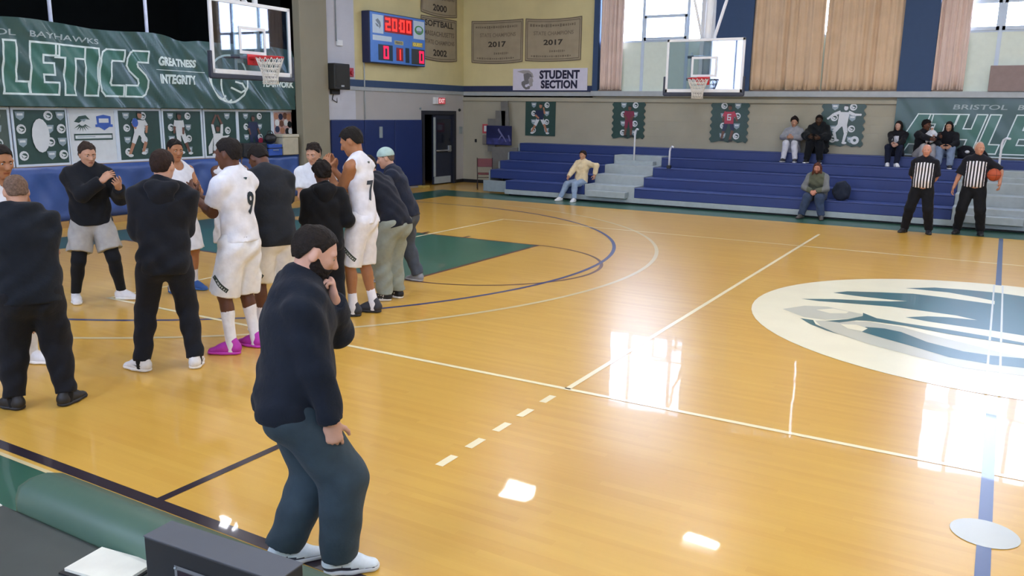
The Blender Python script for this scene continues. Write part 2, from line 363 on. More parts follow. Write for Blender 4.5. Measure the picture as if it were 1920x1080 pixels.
struct(box('trim_1', SILL, -10.4, XR, YF-.16, YF+.12, 2.66, 2.8, .01))
struct(box('trim_2', BEIGE, XL, XR, YF-.06, YF, 2.5, 2.6, .01))
struct(box('trim_3', mat('navy_band', '#2a3558', rough=.6), XL, -10.4, YF-.02, YF, 2.78, 2.95))
struct(box('trim_4', SILL, XL, -10.4, YF-.04, YF, 2.66, 2.77, .005))
# left wall beyond the stage, with its pads, band and door
lw = MB(); lw.box(XL-.25, XL, 9.9, 14.0, 0, 2.8); lw.box(XL-.25, XL, 15.73, YF+.1, 0, 2.8); lw.box(XL-.25, XL, 14.0, 15.73, 2.19, 2.8)
struct(lw.build('wall_left', mat('wall_left_paint', '#b4b3b0', rough=.7, var=.03, scale=1)))
struct(box('wall_left_upper', YELLOW, XL-.25, XL, 9.9, YF+.1, 2.8, ZC))
struct(box('trim_5', NAVY, XL, XL+.02, 10.85, YF, 2.78, 2.95)); struct(box('trim_6', SILL, XL, XL+.035, 10.8, YF, 2.68, 2.77, .005))
struct(box('baseboard_left', BLACK, XL, XL+.02, 15.75, YF, 0, .1)); struct(box('baseboard_far', BLACK, XL, -12.7, YF-.02, YF, 0, .1))
for k in range(3):
    a = 10.15+1.27*k
    pad = box('wall_pad', NAVYD, XL, XL+.07, a+.008, a+1.262, .06, 1.93, .025)
    tag(pad, ['navy wall pad nearest the pillar, left of three', 'navy wall pad in the middle of three, behind the huddle', 'navy wall pad right beside the dark doorway'][k], 'wall pad', 'navy wall pads')
tag(box('wall_box', GREY, XL+.07, XL+.1, 12.0, 12.12, 1.45, 1.75, .008), 'small grey recessed wall box on the navy pads', 'wall box')
# door
door = empty('door_1', (XL, 14.0, 0), kind='structure')
DF = mat('door_frame_paint', '#23262f', rough=.5); DD = mat('door_leaf_paint', '#232a3c', rough=.45)
def D(nm, m, x0, x1, y0, y1, z0, z1, bev=0, parent=door): return box(nm, m, x0, x1, y0, y1, z0, z1, bev, parent)
D('frame', DF, -.2, .05, 0, .1, 0, 2.19); D('frame', DF, -.2, .05, 1.63, 1.73, 0, 2.19); D('frame', DF, -.2, .05, .1, 1.63, 2.08, 2.19)
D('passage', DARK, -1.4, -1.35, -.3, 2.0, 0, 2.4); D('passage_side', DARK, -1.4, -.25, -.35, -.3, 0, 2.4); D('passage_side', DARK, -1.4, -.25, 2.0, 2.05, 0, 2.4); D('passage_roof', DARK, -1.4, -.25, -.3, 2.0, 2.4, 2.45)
leaf = D('door_leaf', DD, -.08, -.02, .62, 1.62, .02, 2.08, .004)
MB().box(-.02, -.005, .62, .72, .25, 2.0).build('edge_plate', LGREY, leaf); MB().box(-.02, -.012, .8, 1.5, .95, 1.95).build('glass', mat('door_glass', '#161d2c', rough=.1, var=0), leaf)
MB().box(-.02, 0, .66, 1.5, .04, .24).build('kick_plate', LGREY, leaf)
MB().tube([(0, .75, 1.02), (.05, .8, 1.02), (.05, 1.45, 1.02), (0, 1.5, 1.02)], .022).box(-.02, .03, 1.36, 1.5, .97, 1.16, .01).build('push_bar', CHROME, leaf)
# pillar and stage
struct(box('wall_left_pillar', PILLAR, XL-.5, XL+.12, 9.12, 10.04, 0, ZC, .02))
struct(box('wall_left_daylit_strip', PALE, XL-.12, XL+.01, 10.04, 11.15, 1.94, ZC))  # wall strip by the pillar, its bluish daylight painted in
st = MB(); st.box(-19, -14.858, YN, 9.12, 0, 1.12); struct(st.build('wall_left_stage_front', mat('stage_wood', '#8a6a42', rough=.6, var=.1)))
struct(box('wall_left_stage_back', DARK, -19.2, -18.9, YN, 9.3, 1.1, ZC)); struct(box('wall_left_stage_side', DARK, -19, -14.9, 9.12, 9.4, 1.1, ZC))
struct(box('wall_near', mat('near_wall_paint', '#c6bd97', rough=.75), -19.2, XR+.2, YN-.25, YN, 0, ZC))
struct(box('wall_right', mat('right_wall_paint', '#c6bd97', rough=.75), XR, XR+.25, YN, YF, 0, ZC))
for i in range(4):      # unseen windows added behind the camera to light the fronts of people
    x = -12+6.2*i; wn = empty('window_%d' % (6+i), (x, YN, 3), kind='structure')
    box('pane', PANE, -1.2, 1.2, .01, .03, .2, 3.2, 0, wn)
    for q in ((-1.28, -1.2, 0, 3.3), (1.2, 1.28, 0, 3.3), (-.03, .03, .2, 3.2)): box('frame', WFR, q[0], q[1], 0, .08, q[2], q[3], 0, wn)
for k in range(8):
    a = -5.2+1.79*k
    PV, PF = [], []; nu, nw = 30, 16
    for j in range(nw+1):
        for i in range(nu+1):
            u, v = i/nu, j/nw; e = min(u, 1-u, v, 1-v); yy, zz = a+.006+1.778*u, .12+v
            d = .022*math.sin(3.1*yy+4.5*zz+1.2*math.sin(2*yy))+.014*math.sin(9*yy-7*zz+k)+.008*math.sin(19*yy+13*zz)
            PV.append((-14.86+min(1, e*14)*(.085+d*min(1, e*6)), yy, zz))
    for j in range(nw):
        for i in range(nu): PF.append((j*(nu+1)+i, j*(nu+1)+i+1, (j+1)*(nu+1)+i+1, (j+1)*(nu+1)+i))
    p = mobj('stage_pad', PV, PF, BLUEVIN, smooth=True)
    tag(p, ['blue vinyl stage pad farthest left, well outside the picture', 'blue vinyl stage pad second from the far left, outside the picture', 'blue vinyl stage pad just outside the left picture edge', 'blue vinyl stage pad at the left picture edge', 'blue vinyl stage pad behind the man in grey shorts', 'blue vinyl stage pad behind the man seen from behind', 'blue vinyl stage pad behind the player wearing 9', 'blue vinyl stage pad nearest the pillar'][k], 'stage pad', 'blue pads along the stage front')
struct(box('baseboard_stage', mat('stage_base_wood', '#a98652', rough=.5), -14.87, -14.76, YN, 9.12, 0, .12))
for i, y in enumerate((-2.4, .9, 3.40, 5.36)):
    tag(tube('stage_pole', mat('pole_white', '#cfd8ee', rough=.35), [(-15.15, y, 1.12), (-15.15, y, ZC-.45)], .035), ['white stage pole far left, out of frame', 'white stage pole just outside the left edge', 'thin white pole above the green banner, nearer the left edge', 'thin white pole above the green banner, left of the hoop'][i], 'pole', 'white poles across the stage opening')

# ------------------------------------------------------------------ ceiling lamps
DIFF = emis('lamp_diffuser', '#f6f6ff', LAMP)
def lamp(x, y, lab):
    r = empty('ceiling_light', (x, y, 6.42), label=lab, cat='ceiling light', group='high bay lights')
    MB().box(-.42, .42, -.28, .28, .04, .14, .02).build('housing', WHITE, r)
    for k in range(3): MB().box(-.34, .34, -.2+.155*k-.03, -.2+.155*k+.06, 0, .03).build('diffuser', DIFF, r)
    for sx in (-.35, .35): MB().tube([(sx, 0, .14), (sx, 0, .5)], .008).build('hanger', GREY, r)
n = 0
for yy in (5.2, 9.8, -.4, -5.2):
    for xx in (-13.45, -9.0, -4.6, -.2, 4.2, 8.6):
        if xx == -13.45 and yy != 5.2: continue
        if yy == -5.2 and xx < 0: continue
        lamp(xx, yy if (yy != 5.2 or xx < -13) else 4.2, 'white high bay ceiling light hanging above the court out of the picture'); n += 1

# ------------------------------------------------------------------ curtains
CUR = mat('curtain_tan', '#d8bd9c', rough=.85, var=.05, scale=3, bump=.15, bscale=30, sheen=.05)
CURP = mat('curtain_tan_light', '#e0cabc', rough=.85, var=.05, scale=3, bump=.15, bscale=30)
def curtain(x0, x1, per, m, label, lean=0., lean1=0.):
    rng = random.Random(int(x0*100)); n = max(24, int((x1-x0)/per*10)); V, F = [], []; rows = 12
    ph = [rng.uniform(-.6, .6) for _ in range(40)]
    for k in range(rows+1):
        z = 2.83+(6.3-2.83)*k/rows
        for i in range(n+1):
            f = i/n; x = x0+(x1-x0)*f+(lean*(1-f)+lean1*f)*k/rows
            t = f*(x1-x0)/per*2*math.pi; j = int(t/(2*math.pi)) % 40
            y = YF-.03+.04*math.sin(t+1.6*math.sin(t*.23+ph[3]*4)+.25*math.sin(k*.5))*(1+.5*math.sin(t*.37+ph[5]*5))+.022*math.sin(2.3*t+ph[7]*6+k*.15)+.012*math.sin(5.1*t)
            V.append((x, y, z))
    for k in range(rows):
        for i in range(n): F.append((k*(n+1)+i, k*(n+1)+i+1, (k+1)*(n+1)+i+1, (k+1)*(n+1)+i))
    o = mobj('curtain', V, F, m, smooth=True)
    md = o.modifiers.new('thick', 'SOLIDIFY'); md.thickness = .008
    hm = MB().box(x0, x1, YF-.05, YF-.01, 2.8, 2.84, .005).build('hem', mat('curtain_hem', '#7d6a5c', rough=.8), o)
    return tag(o, label, 'curtain', 'tan pleated curtains')
curtain(-10.22, -9.52, .15, CURP, 'narrow gathered tan curtain at the left end of the windows')
curtain(-6.06, -4.24, .27, CUR, 'wide drawn tan curtain right of the side basket, left half before the light slit', .03, -.02)
curtain(-4.22, -2.44, .27, CUR, 'wide drawn tan curtain left of the navy pier, right half after the light slit', .03, 0)
curtain(-1.76, -1.12, .15, CURP, 'gathered tan curtain just right of the navy pier at the picture top right', 0, .02)
curtain(1.2, 1.85, .16, CUR, 'gathered tan curtain beyond the right edge of the picture')
curtain(2.62, 6.18, .19, CUR, 'drawn tan curtain far beyond the right edge of the picture')
tag(box('board', mat('mauve_board', '#8d7b76', rough=.6), -.62, .5, YF-.2, YF-.14, 2.8, 3.36, .01), 'dull mauve board standing on the window sill at the right edge', 'board')
tag(box('conduit_trim', WHITE, -7.36, -6.97, YF-.03, YF+.05, 2.82, 6.4, .01), 'white boxed strip between the bright window and the navy pier', 'wall strip')

# ------------------------------------------------------------------ bleachers
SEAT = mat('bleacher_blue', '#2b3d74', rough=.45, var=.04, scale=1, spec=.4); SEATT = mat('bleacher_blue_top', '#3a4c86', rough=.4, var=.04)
bl = empty('bleachers', (0, 13.35, 0), label='blue five-row folding bleachers with grey aisles along the far wall', cat='bleachers')
RT = [.40, .62, .84, 1.07, 1.30]
secL = [-11.55, -12.4, -12.45, -12.5, -12.5]; aisles = [(-9.22, -7.87), (-.92, .5), (6.2, 7.6)]
def B(nm, m, x0, x1, y0, y1, z0, z1, bev=.0, parent=bl): return box(nm, m, x0, x1, y0-13.35, y1-13.35, z0, z1, bev, parent)
for r in range(5):
    y = 13.35+.6*r; z = RT[r]; xs = [secL[r]]
    for a in (aisles if r < 4 else []): xs += [a[0], a[1]]
    xs.append(12.5)
    for k in range(0, len(xs), 2):
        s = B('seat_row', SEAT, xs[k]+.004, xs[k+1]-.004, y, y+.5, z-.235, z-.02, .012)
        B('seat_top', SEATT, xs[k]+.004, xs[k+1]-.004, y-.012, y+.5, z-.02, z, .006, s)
    if r < 4:
        for a in aisles:
            B('aisle_step', LGREY, a[0], a[1], y+.02, y+.62, z-.25, z+.03, .008)
            if r in (0, 3): B('half_step', LGREY, a[0]+.15, a[1]-.15, y-.22, y+.02, z-.25, z-.1, .008)
    B('riser', BLACK, -12.3 if r else -11.4, 12.5, y+.52, y+.57, max(.02, z-.5), z-.2)
    B('footboard', GREY, -12.3 if r else -11.4, 12.5, y+.5, y+.6, z-.2, z-.17)
B('kick_board', LGREY, -11.55, 12.5, 13.30, 13.36, .045, .165, .006); B('under_shadow', BLACK, -11.5, 12.5, 13.45, 13.5, 0, .2)  # black sheet stands in for the shadow below the kick board
B('end_panel', GREY, -12.35, -11.57, 13.5, 13.54, .06, .36, .006)
for r in range(1, 5): B('end_support', GREY, secL[r]-.05, secL[r]-.01, 13.35+.6*r, 13.9+.6*r, 0, RT[r]-.03)
def rail(x, y, z0, z1, lab=None):
    r = MB().tube([(x, y-13.35, z0), (x, y-13.35, z1-.12), (x+.02, y-13.36, z1-.04), (x+.07, y-13.4, z1), (x+.14, y-13.5, z1-.01)], .024, 10).build('handrail', WHITE, bl, True)
    MB().box(x-.05, x+.05, y-13.4, y-13.3, z0-.02, z0+.06, .01).build('rail_foot', BLACK, r)
rail(-7.42, 14.5, .87, 1.40); rail(-8.62, 15.1, .87, 1.80); rail(-.2, 15.1, .87, 1.80)
# stepped guard at the left end of the bleachers, by the wall
gd = empty('end_guard', (-12.95, 15.9, 0), label='grey stepped guard panels at the left end of the bleachers', cat='guard panel')
GP = mat('guard_grey', '#6f706c', rough=.6)
def G(nm, x0, x1, z0, z1, y=0.): return box(nm, GP, x0+12.95, x1+12.95, y, y+.05, z0, z1, .004, gd)
G('panel', -13.1, -12.85, 1.25, 2.5); G('panel', -13.45, -13.1, 1.25, 2.22); G('panel', -13.72, -13.45, 1.0, 1.98)
gd.children[0].rotation_euler = (0, math.radians(-4), 0)
G('lower_panel', -13.5, -12.6, 0, 1.15, -.1)
ph = empty('photo_panel', (-13.25, 15.78, 1.5), label='dark blue photo panel hung on the grey guard beside the red notice', cat='poster')
MB().box(-.44, .44, 0, .02, -.29, .28).build('sheet', mat('photo_navy', '#1d2350', rough=.4, var=.2, scale=3), ph)
fr = Frame((-.44, -.001, -.29), (1, 0, 0), (0, 0, 1))
pm = mat('photo_violet', '#3a3f78', rough=.4, var=.3, scale=6); pl2 = mat('photo_pale', '#6d719c', rough=.4)
flat('print', [(rect(.02, .86, .02, .2), pm), (limb((.45, .42), (.62, .22), .03, .02), pl2), (limb((.62, .22), (.7, .1), .02, .02), pl2), (limb((.55, .3), (.44, .16), .02, .015), pl2), (ngon(.44, .45, .03, .04), pl2), (limb((.78, .3), (.84, .12), .025, .02), pl2)], fr, ph)
nt_ = empty('notice', (-13.93, YF, 1.67), label='small red and white notice on the wall left of the photo panel', cat='notice')
MB().box(-.16, .16, -.012, 0, -.14, .14).build('sheet', mat('notice_red', '#c8545a', rough=.5), nt_); MB().box(-.1, .1, -.016, -.011, -.08, .09).build('print', WHITE, nt_)
tag(box('wall_box', mat('box_beige', '#88827a', rough=.5), -14.05, -13.8, YF-.08, YF, 1.2, 1.48, .01), 'beige electrical box on the wall below the red notice', 'wall box')
tag(box('wall_box', BLACK, -14.36, -14.3, YF-.03, YF, 1.25, 1.35, .005), 'tiny black switch on the far wall right of the door', 'wall box')
tag(box('wall_box', GREY, XL, XL+.03, 15.95, 16.1, 1.5, 1.72, .005), 'grey wall plate right beside the dark door', 'wall box')

# folding chair
def chair():
    r = empty('folding_chair', (-12.95, 14.55, 0), math.radians(35), 'maroon padded folding chair standing left of the bleachers', 'chair')
    MR = mat('maroon_vinyl', '#6b2f33', rough=.5); FM = mat('chair_frame', '#3a3432', rough=.4, metal=.5)
    MB().box(-.21, .21, -.2, .2, .42, .46, .018).build('seat', MR, r); MB().box(-.21, .21, .2, .225, .62, .86, .012).build('backrest', MR, r)
    for sx in (-.22, .22):
        MB().tube([(sx, -.24, 0), (sx, .22, .62), (sx, .23, .88)], .012).build('leg', FM, r, True); MB().tube([(sx, .26, 0), (sx, -.16, .43)], .012).build('leg', FM, r, True)
    MB().tube([(-.22, .0, .33), (.22, .0, .33)], .008).build('stretcher', FM, r, True); return r
chair()

# ------------------------------------------------------------------ basketball hoops
RED = mat('rim_red', '#c8262c', rough=.4, var=.03); NET = mat('net_cord', '#e4e2da', rough=.8)
def hoop(loc, rz, lab, zc, sup):
    r = empty('basketball_hoop', loc, rz, lab, 'basketball hoop')       # local: board in x-z plane, faces -y
    W, z0, z1 = .915, -.30, .90
    MB().box(-W+.03, W-.03, .0, .012, z0+.03, z1-.03).build('glass', glass_mat('backboard_glass', '#dfeaf0', .09), r)
    f = MB()
    for q in ((-W, W, z0, z0+.075), (-W, W, z1-.06, z1), (-W, -W+.06, z0, z1), (W-.06, W, z0, z1)): f.box(q[0], q[1], -.012, .03, q[2], q[3], .006)
    f.build('frame', WHITE, r)
    p = MB(); p.box(-W-.035, W+.035, -.03, .05, z0-.085, z0, .02); p.box(-W-.045, -W, -.03, .05, z0-.07, z0+.36, .015); p.box(W, W+.045, -.03, .05, z0-.07, z0+.36, .015)
    p.build('edge_padding', mat('pad_charcoal', '#343a48', rough=.6), r)
    t = MB()
    for q in ((-.305, .305, .45, .5), (-.305, .305, .05, .1), (-.305, -.255, .1, .45), (.255, .305, .1, .45)): t.box(q[0], q[1], -.006, -.001, q[2], q[3])
    t.build('target_square', WHITE, r)
    rim = MB(); rim.tube([(.23*math.cos(a), -.38+.23*math.sin(a), 0) for a in [2*math.pi*i/28 for i in range(28)]], .011, 8, True)
    rim.box(-.12, .12, -.16, -.005, -.03, .012, .006); rim.box(-.15, .15, -.02, -.004, -.13, .05, .004)
    rim.tube([(-.1, -.1, -.1), (-.12, -.2, -.01)], .01); rim.tube([(.1, -.1, -.1), (.12, -.2, -.01)], .01)
    rm = rim.build('rim', RED, r, True)
    nt = MB(); K = 14; lv = [(0, .23), (-.09, .20), (-.18, .165), (-.27, .135), (-.36, .125), (-.43, .13)]
    for i in range(K):
        for sgn in (1, -1):
            pts = []
            for j, (z, rr) in enumerate(lv):
                a = 2*math.pi*(i+sgn*j*.5)/K; pts.append((rr*math.cos(a), -.38+rr*math.sin(a), z-.012))
            nt.tube(pts, .006, 5)
    for z, rr in lv[1:]: nt.tube([(rr*math.cos(a), -.38+rr*math.sin(a), z-.012) for a in [2*math.pi*i/K for i in range(K)]], .007, 5, True)
    nt.build('net', NET, rm, True)
    b = MB()
    for x in (-.33, .33): b.tube([(x, .07, z0+.05), (x, .07, .6)], .025)
    for z in (0, .5): b.tube([(-.33, .07, z), (.33, .07, z)], .03)
    b.build('back_bracket', WHITE, r, True)
    for x in (-.33, .33):
        for z in (0, .5): MB().box(x-.09, x+.05, .02, .1, z-.03, z+.03, .01).build('clamp', mat('clamp_steel', '#56606c', rough=.5), r)
    for nm, pts, rad in sup: MB().tube(pts, rad, 10).build(nm, WHITE, r, True)
    return r
hoop((-11.5, 4.71, 3.05), math.pi/2+.0255, 'main glass basketball hoop in front of the green banner by the stage', 3,
     [('mast', [(-.2, .1, -.1), (-.2, .12, 1.6), (-.35, 1.3, 3.4)], .05), ('mast', [(.2, .1, -.1), (.2, .12, 1.6), (.35, 1.3, 3.4)], .05), ('brace', [(0, .12, .9), (0, 2.2, 3.4)], .04)])
hoop((-6.32, 13.42, 3.0), 0, 'side glass basketball hoop hung above the bleachers between window and tan curtain', 3,
     [('mast', [(0, .12, -.1), (.0, .14, 1.1), (.02, .2, 3.4)], .085), ('brace', [(.17, .12, -.05), (.17, .12, .95), (.5, .2, 2.2), (.7, .5, 3.4)], .035), ('brace', [(-.12, .12, .9), (-.5, .2, 2.2), (-.7, .5, 3.4)], .03)])

# ------------------------------------------------------------------ scoreboard on the left wall
sb = empty('scoreboard', (XL, 12.65, 4.04), label='blue electronic scoreboard showing 20:00 high on the yellow wall', cat='scoreboard')
SBB = mat('scoreboard_blue', '#5088dd', rough=.4, var=.03); SBD = mat('scoreboard_side', '#16234d', rough=.5); SBP = mat('scoreboard_plate', '#cfe3f2', rough=.4, var=.02)
LED = emis('led_red', '#ff2a22', 2.2); LEDP = emis('led_crimson', '#ff1a4a', 1.6); DGB = mat('digit_panel_red', '#6e1420', rough=.4, emit='#7a0d14', estr=.35); DG = mat('digit_panel_dark', '#123448', rough=.4)
MB().box(0, .26, -1.2, 1.2, -.65, .64, .02).build('cabinet', SBD, sb); MB().box(.255, .28, -1.18, 1.18, -.63, .62, .01).build('face', SBB, sb)
fs = Frame((.282, -1.18, -.63), (0, 1, 0), (0, 0, 1))     # seen from +x: right is +y
def spl(nm, polys, n0=.002): return flat(nm, polys, fs, sb, n0, .0015)
GRL = mat('print_grey', '#7f8f9c', rough=.5); GRN = mat('print_green', '#4f9a5c', rough=.5)
spl('emblem_plate', [(rect(.08, .52, .73, 1.19), SBP), ([(.2, 1.05), (.3, 1.1), (.4, 1.02), (.42, .92), (.36, .84), (.34, .95), (.28, .98)], GRL), ([(.18, .98), (.3, .95), (.34, .88), (.25, .9)], GRL)])
spl('emblem_plate', [(rect(1.82, 2.32, .71, 1.19), SBP), (ngon(2.07, .95, .2, .12, 20), GRN), (ngon(2.07, .97, .13, .07, 16), SBP), (rect(1.98, 2.18, .88, .93), GRL)])
spl('clock_panel', [(rect(.56, 1.78, .78, 1.2), DGB)])
cp = []
for i, ch in enumerate('2000'): cp += seven_seg(ch, .6+.27*i+(.05 if i > 1 else 0), .83, .21, .32, .055)
cp += [rect(1.13, 1.17, .9, .95), rect(1.13, 1.17, 1.03, 1.08)]
spl('clock_digits', [(q, LED) for q in cp], .006)
spl('label_strip', [(rect(.08, .86, .55, .68), SBP)]); spl('label_strip', [(rect(.98, 1.36, .5, .6), mat('label_yellow', '#c7c48a', rough=.5))]); spl('label_strip', [(rect(1.76, 2.24, .5, .62), mat('label_olive', '#a8a66c', rough=.5))])
text_fit('lettering', 'PERIOD', (1.02, 1.32, .52, .58), fs, SBD, sb, .006); text_fit('lettering', 'GUEST', (1.8, 2.2, .52, .6), fs, mat('label_gold', '#f0d050', rough=.5, emit='#f0d050', estr=.3), sb, .006)
spl('digit_panel', [(rect(.3, .9, .06, .46), DG), (rect(1.05, 1.35, .08, .42), DGB), (rect(1.45, 1.62, .05, .44), DG), (rect(1.72, 2.32, .03, .44), mat('digit_panel_grey', '#3a4040', rough=.5))])
spl('home_score_digit', [(q, LEDP) for q in seven_seg('0', .5, .1, .22, .33, .06)], .01); spl('guest_score_digit', [(q, LEDP) for q in seven_seg('0', 2.06, .07, .22, .33, .06)], .01)
spl('period_digit', [(q, LED) for q in seven_seg('1', 1.1, .11, .14, .27, .05)], .01)
tag(tube('conduit', SILL, [(XL+.02, 11.5, 3.4), (XL+.02, 11.5, 1.95)], .018), 'thin pale conduit running down from the scoreboard', 'conduit')
cd = tube('conduit', GREY, [(XL+.035, 10.45, ZC), (XL+.035, 10.45, 3.85)], .014); tag(cd, 'thin grey conduit beside the pillar ending in a white box', 'conduit')
MB().box(XL+.02, XL+.08, 10.46, 10.64, 3.74, 3.88, .01).build('outlet_box', WHITE, cd)
# wall speaker and red alarm
spk = empty('wall_speaker', (XL, 10.33, 2.98), label='black loudspeaker mounted on the wall right of the pillar', cat='speaker')
MB().box(.02, .3, -.28, .3, -.3, .32, .02).build('cabinet', mat('speaker_black', '#1b1d1b', rough=.6), spk); MB().box(.295, .31, -.23, .25, -.24, .28, .005).build('grille', mat('grille_grey', '#2a2c2a', rough=.7, bump=.4, bscale=200), spk)
MB().box(.305, .315, -.05, .06, -.24, -.2).build('badge', SILL, spk)
MB().box(.01, .09, -.15, .15, -.42, -.3, .01).tube([(0, 0, -.4), (.05, -.1, -.55), (.02, .1, -.62), (0, .12, -.5)], .012).build('bracket', BLACK, spk)
al = empty('fire_alarm', (XL, 10.96, 3.13), label='small red fire alarm beside the black wall speaker', cat='alarm')
MB().box(0, .06, -.09, .09, -.12, .1, .01).build('plate', mat('alarm_red', '#b02a3a', rough=.45), al); MB().tube([(.06, 0, -.02), (.1, 0, -.02)], [.06, .045], 16).build('horn', mat('alarm_red', '#b02a3a'), al)
# exit sign
ex = empty('exit_sign', (XL, 14.84, 2.48), label='small red and white exit sign above the dark doorway', cat='exit sign')
MB().box(0, .09, -.27, .25, -.1, .1, .01).build('housing', WHITE, ex)
fe = Frame((.092, -.25, -.09), (0, 1, 0), (0, 0, 1)); flat('face', [(rect(.14, .49, .0, .18), emis('exit_red', '#e0404c', .5))], fe, ex)
text_fit('lettering', 'EXIT', (.17, .46, .03, .15), fe, mat('exit_letter', '#f6dede', emit='#ffd0d0', estr=.5), ex, .005, .03)
tag(MB().tube([(XL, 13.95, 2.25), (XL+.03, 13.95, 2.25)], .03).build('door_sensor', GREY, None, True), 'small grey sensor at the upper left of the doorway', 'sensor'); tag(MB().sphere((XL+.02, 15.95, 2.22), .045).build('door_sensor', BLACK, None, True), 'small dark round bell right of the doorway', 'sensor')
tag(box('floor_box', mat('box_yellow', '#b09a4c', rough=.5), -14.6, -14.4, 13.55, 13.85, 0, .07, .01), 'low yellowish box on the floor by the doorway', 'box')

# ------------------------------------------------------------------ cloth banners with years
BC = mat('banner_canvas', '#a69b82', rough=.8, var=.05, scale=4, bump=.2, bscale=10); BE = mat('banner_edge', '#6e6452', rough=.8); BL_ = mat('banner_letter', '#3c3730', rough=.8); BD = mat('banner_letter_faint', '#7a705e', rough=.8)
def banner(fr, w, h, lines, label, sag=.05, topsag=.0):
    r = empty('championship_banner', fr(w/2, 0, .01), label=label, cat='banner', group='championship banners'); inv = r.location.copy()
    def S(a, b, n=0):
        f = a/w; q = b/h
        return fr(a, b-sag*4*f*(1-f)*(1-q)-topsag*(4*f*(1-f))*q, .015+n+.012*math.sin(9*f+3*q)*(.4+.6*q))-inv
    nx, ny = 16, 10; V = []; F = []; mi = []
    for j in range(ny+1):
        for i in range(nx+1): V.append(S(w*i/nx, h*j/ny))
    for j in range(ny):
        for i in range(nx): F.append((j*(nx+1)+i, j*(nx+1)+i+1, (j+1)*(nx+1)+i+1, (j+1)*(nx+1)+i))
    mobj('cloth', V, F, BC, r, True)
    def stripe(p, q, wd, m, nm, n=.004, k=14):
        V = []; F = []
        dx, dy = q[0]-p[0], q[1]-p[1]; L = math.hypot(dx, dy); nx_, ny_ = -dy/L*wd/2, dx/L*wd/2
        for i in range(k+1):
            x, y = p[0]+dx*i/k, p[1]+dy*i/k; V += [S(x+nx_, y+ny_, n), S(x-nx_, y-ny_, n)]
        for i in range(k): F.append((2*i, 2*i+1, 2*i+3, 2*i+2))
        mobj(nm, V, F, m, r)
    for i_, wd, ins in ((0, .025, .012), (1, .018, .07)):
        for p, q in (((ins, ins), (w-ins, ins)), ((ins, h-ins), (w-ins, h-ins)), ((ins, ins), (ins, h-ins)), ((w-ins, ins), (w-ins, h-ins))): stripe(p, q, wd, BE, 'border')
    for s, x0, x1, y0, y1, bold in lines:
        if s == '~': 
            rr = random.Random(int(y0*1000)); x = x0
            while x < x1:
                d = rr.uniform(.03, .07); stripe((x, (y0+y1)/2), (min(x+d, x1), (y0+y1)/2), (y1-y0)*rr.uniform(.5, 1), BD, 'faint_print', .004, 2); x += d+.025
        else: text_fit('lettering', s, (x0*w, x1*w, y0*h, y1*h), fr, BL_ if bold > .02 else BD, r, .006, bold, warp=lambda a, b, n: S(a, b, n))
    return r
fB = Frame((-14.5, YF, 3.64), (1, 0, 0), (0, 0, 1))
banner(fB, 1.8, 1.22, [('~', .15, 1.62, .99, 1.08, 0), ('STATE CHAMPIONS', .17, .86, .62, .71, .012), ('2017', .33, .68, .39, .52, .03), ('~', .8, 1.3, .26, .33, 0), ('~', .2, 1.5, .12, .18, 0)], 'tan cloth banner with 2017 and faint lettering, left of the pair on the far wall', .05, .02)
fB2 = Frame((-12.62, YF, 3.66), (1, 0, 0), (0, 0, 1))
banner(fB2, 1.82, 1.2, [('~', .15, 1.62, .97, 1.06, 0), ('STATE CHAMPIONS', .15, .86, .62, .71, .012), ('2017', .33, .68, .39, .52, .03), ('~', .8, 1.3, .26, .33, 0), ('~', .2, 1.5, .12, .18, 0)], 'tan cloth banner with 2017, right of the pair above the STUDENT SECTION sign', .03, .05)
fB3 = Frame((XL, 14.0, 3.66), (0, 1, 0), (0, 0, 1))
banner(fB3, 1.81, 1.18, [('SOFTBALL', .1, .9, .78, .92, .025), ('MASSACHUSETTS', .08, .92, .57, .68, .018), ('STATE CHAMPIONS', .08, .92, .38, .48, .016), ('2002', .32, .7, .12, .27, .03)], 'tan SOFTBALL banner with 2002 right of the scoreboard', .06)
fB4 = Frame((XL, 14.0, 4.92), (0, 1, 0), (0, 0, 1))
banner(fB4, 1.81, 1.18, [('STATE CHAMPIONS', .08, .92, .38, .48, .016), ('2000', .32, .7, .12, .27, .03)], 'tan banner with 2000 hung above the SOFTBALL banner', .06)

# ------------------------------------------------------------------ STUDENT SECTION sign
ss = empty('student_sign', (-11.79, YF-.03, 2.8), label='white STUDENT SECTION sign with a grey helmeted head, on the ledge', cat='sign')
MB().box(-1.22, 1.22, -.012, .01, .02, .64, .004).build('board', mat('sign_white', '#dcdcec', rough=.4, var=.02), ss)
f2 = Frame((-1.22, -.013, .02), (1, 0, 0), (0, 0, 1)); NV = mat('sign_navy', '#16193a', rough=.5); SG = mat('sign_grey', '#77777a', rough=.5); SGL = mat('sign_grey_light', '#a7a5a5', rough=.5)
text_fit('lettering', 'STUDENT', (.9, 2.2, .32, .57), f2, NV, ss, .003, .05, 1.05); text_fit('lettering', 'SECTION', (.95, 2.13, .05, .29), f2, NV, ss, .003, .05, 1.05)
flat('helmet_emblem', [([(.14, .54), (.35, .58), (.55, .57), (.67, .48), (.7, .38), (.66, .36), (.6, .44), (.5, .48), (.42, .42), (.38, .47), (.3, .5)], SGL),
  ([(.36, .46), (.5, .5), (.62, .46), (.66, .36), (.58, .38), (.54, .3), (.56, .2), (.46, .16), (.4, .22), (.38, .34)], SG), ([(.57, .37), (.67, .35), (.7, .26), (.67, .22), (.68, .13), (.6, .1), (.55, .18), (.55, .29)], SGL),
  ([(.3, .24), (.38, .28), (.44, .2), (.5, .13), (.6, .12), (.58, .04), (.45, .02), (.36, .08), (.3, .16)], SG), (ngon(.47, .13, .05, .04), mat('sign_white', '#dcdcec'))], f2, ss)

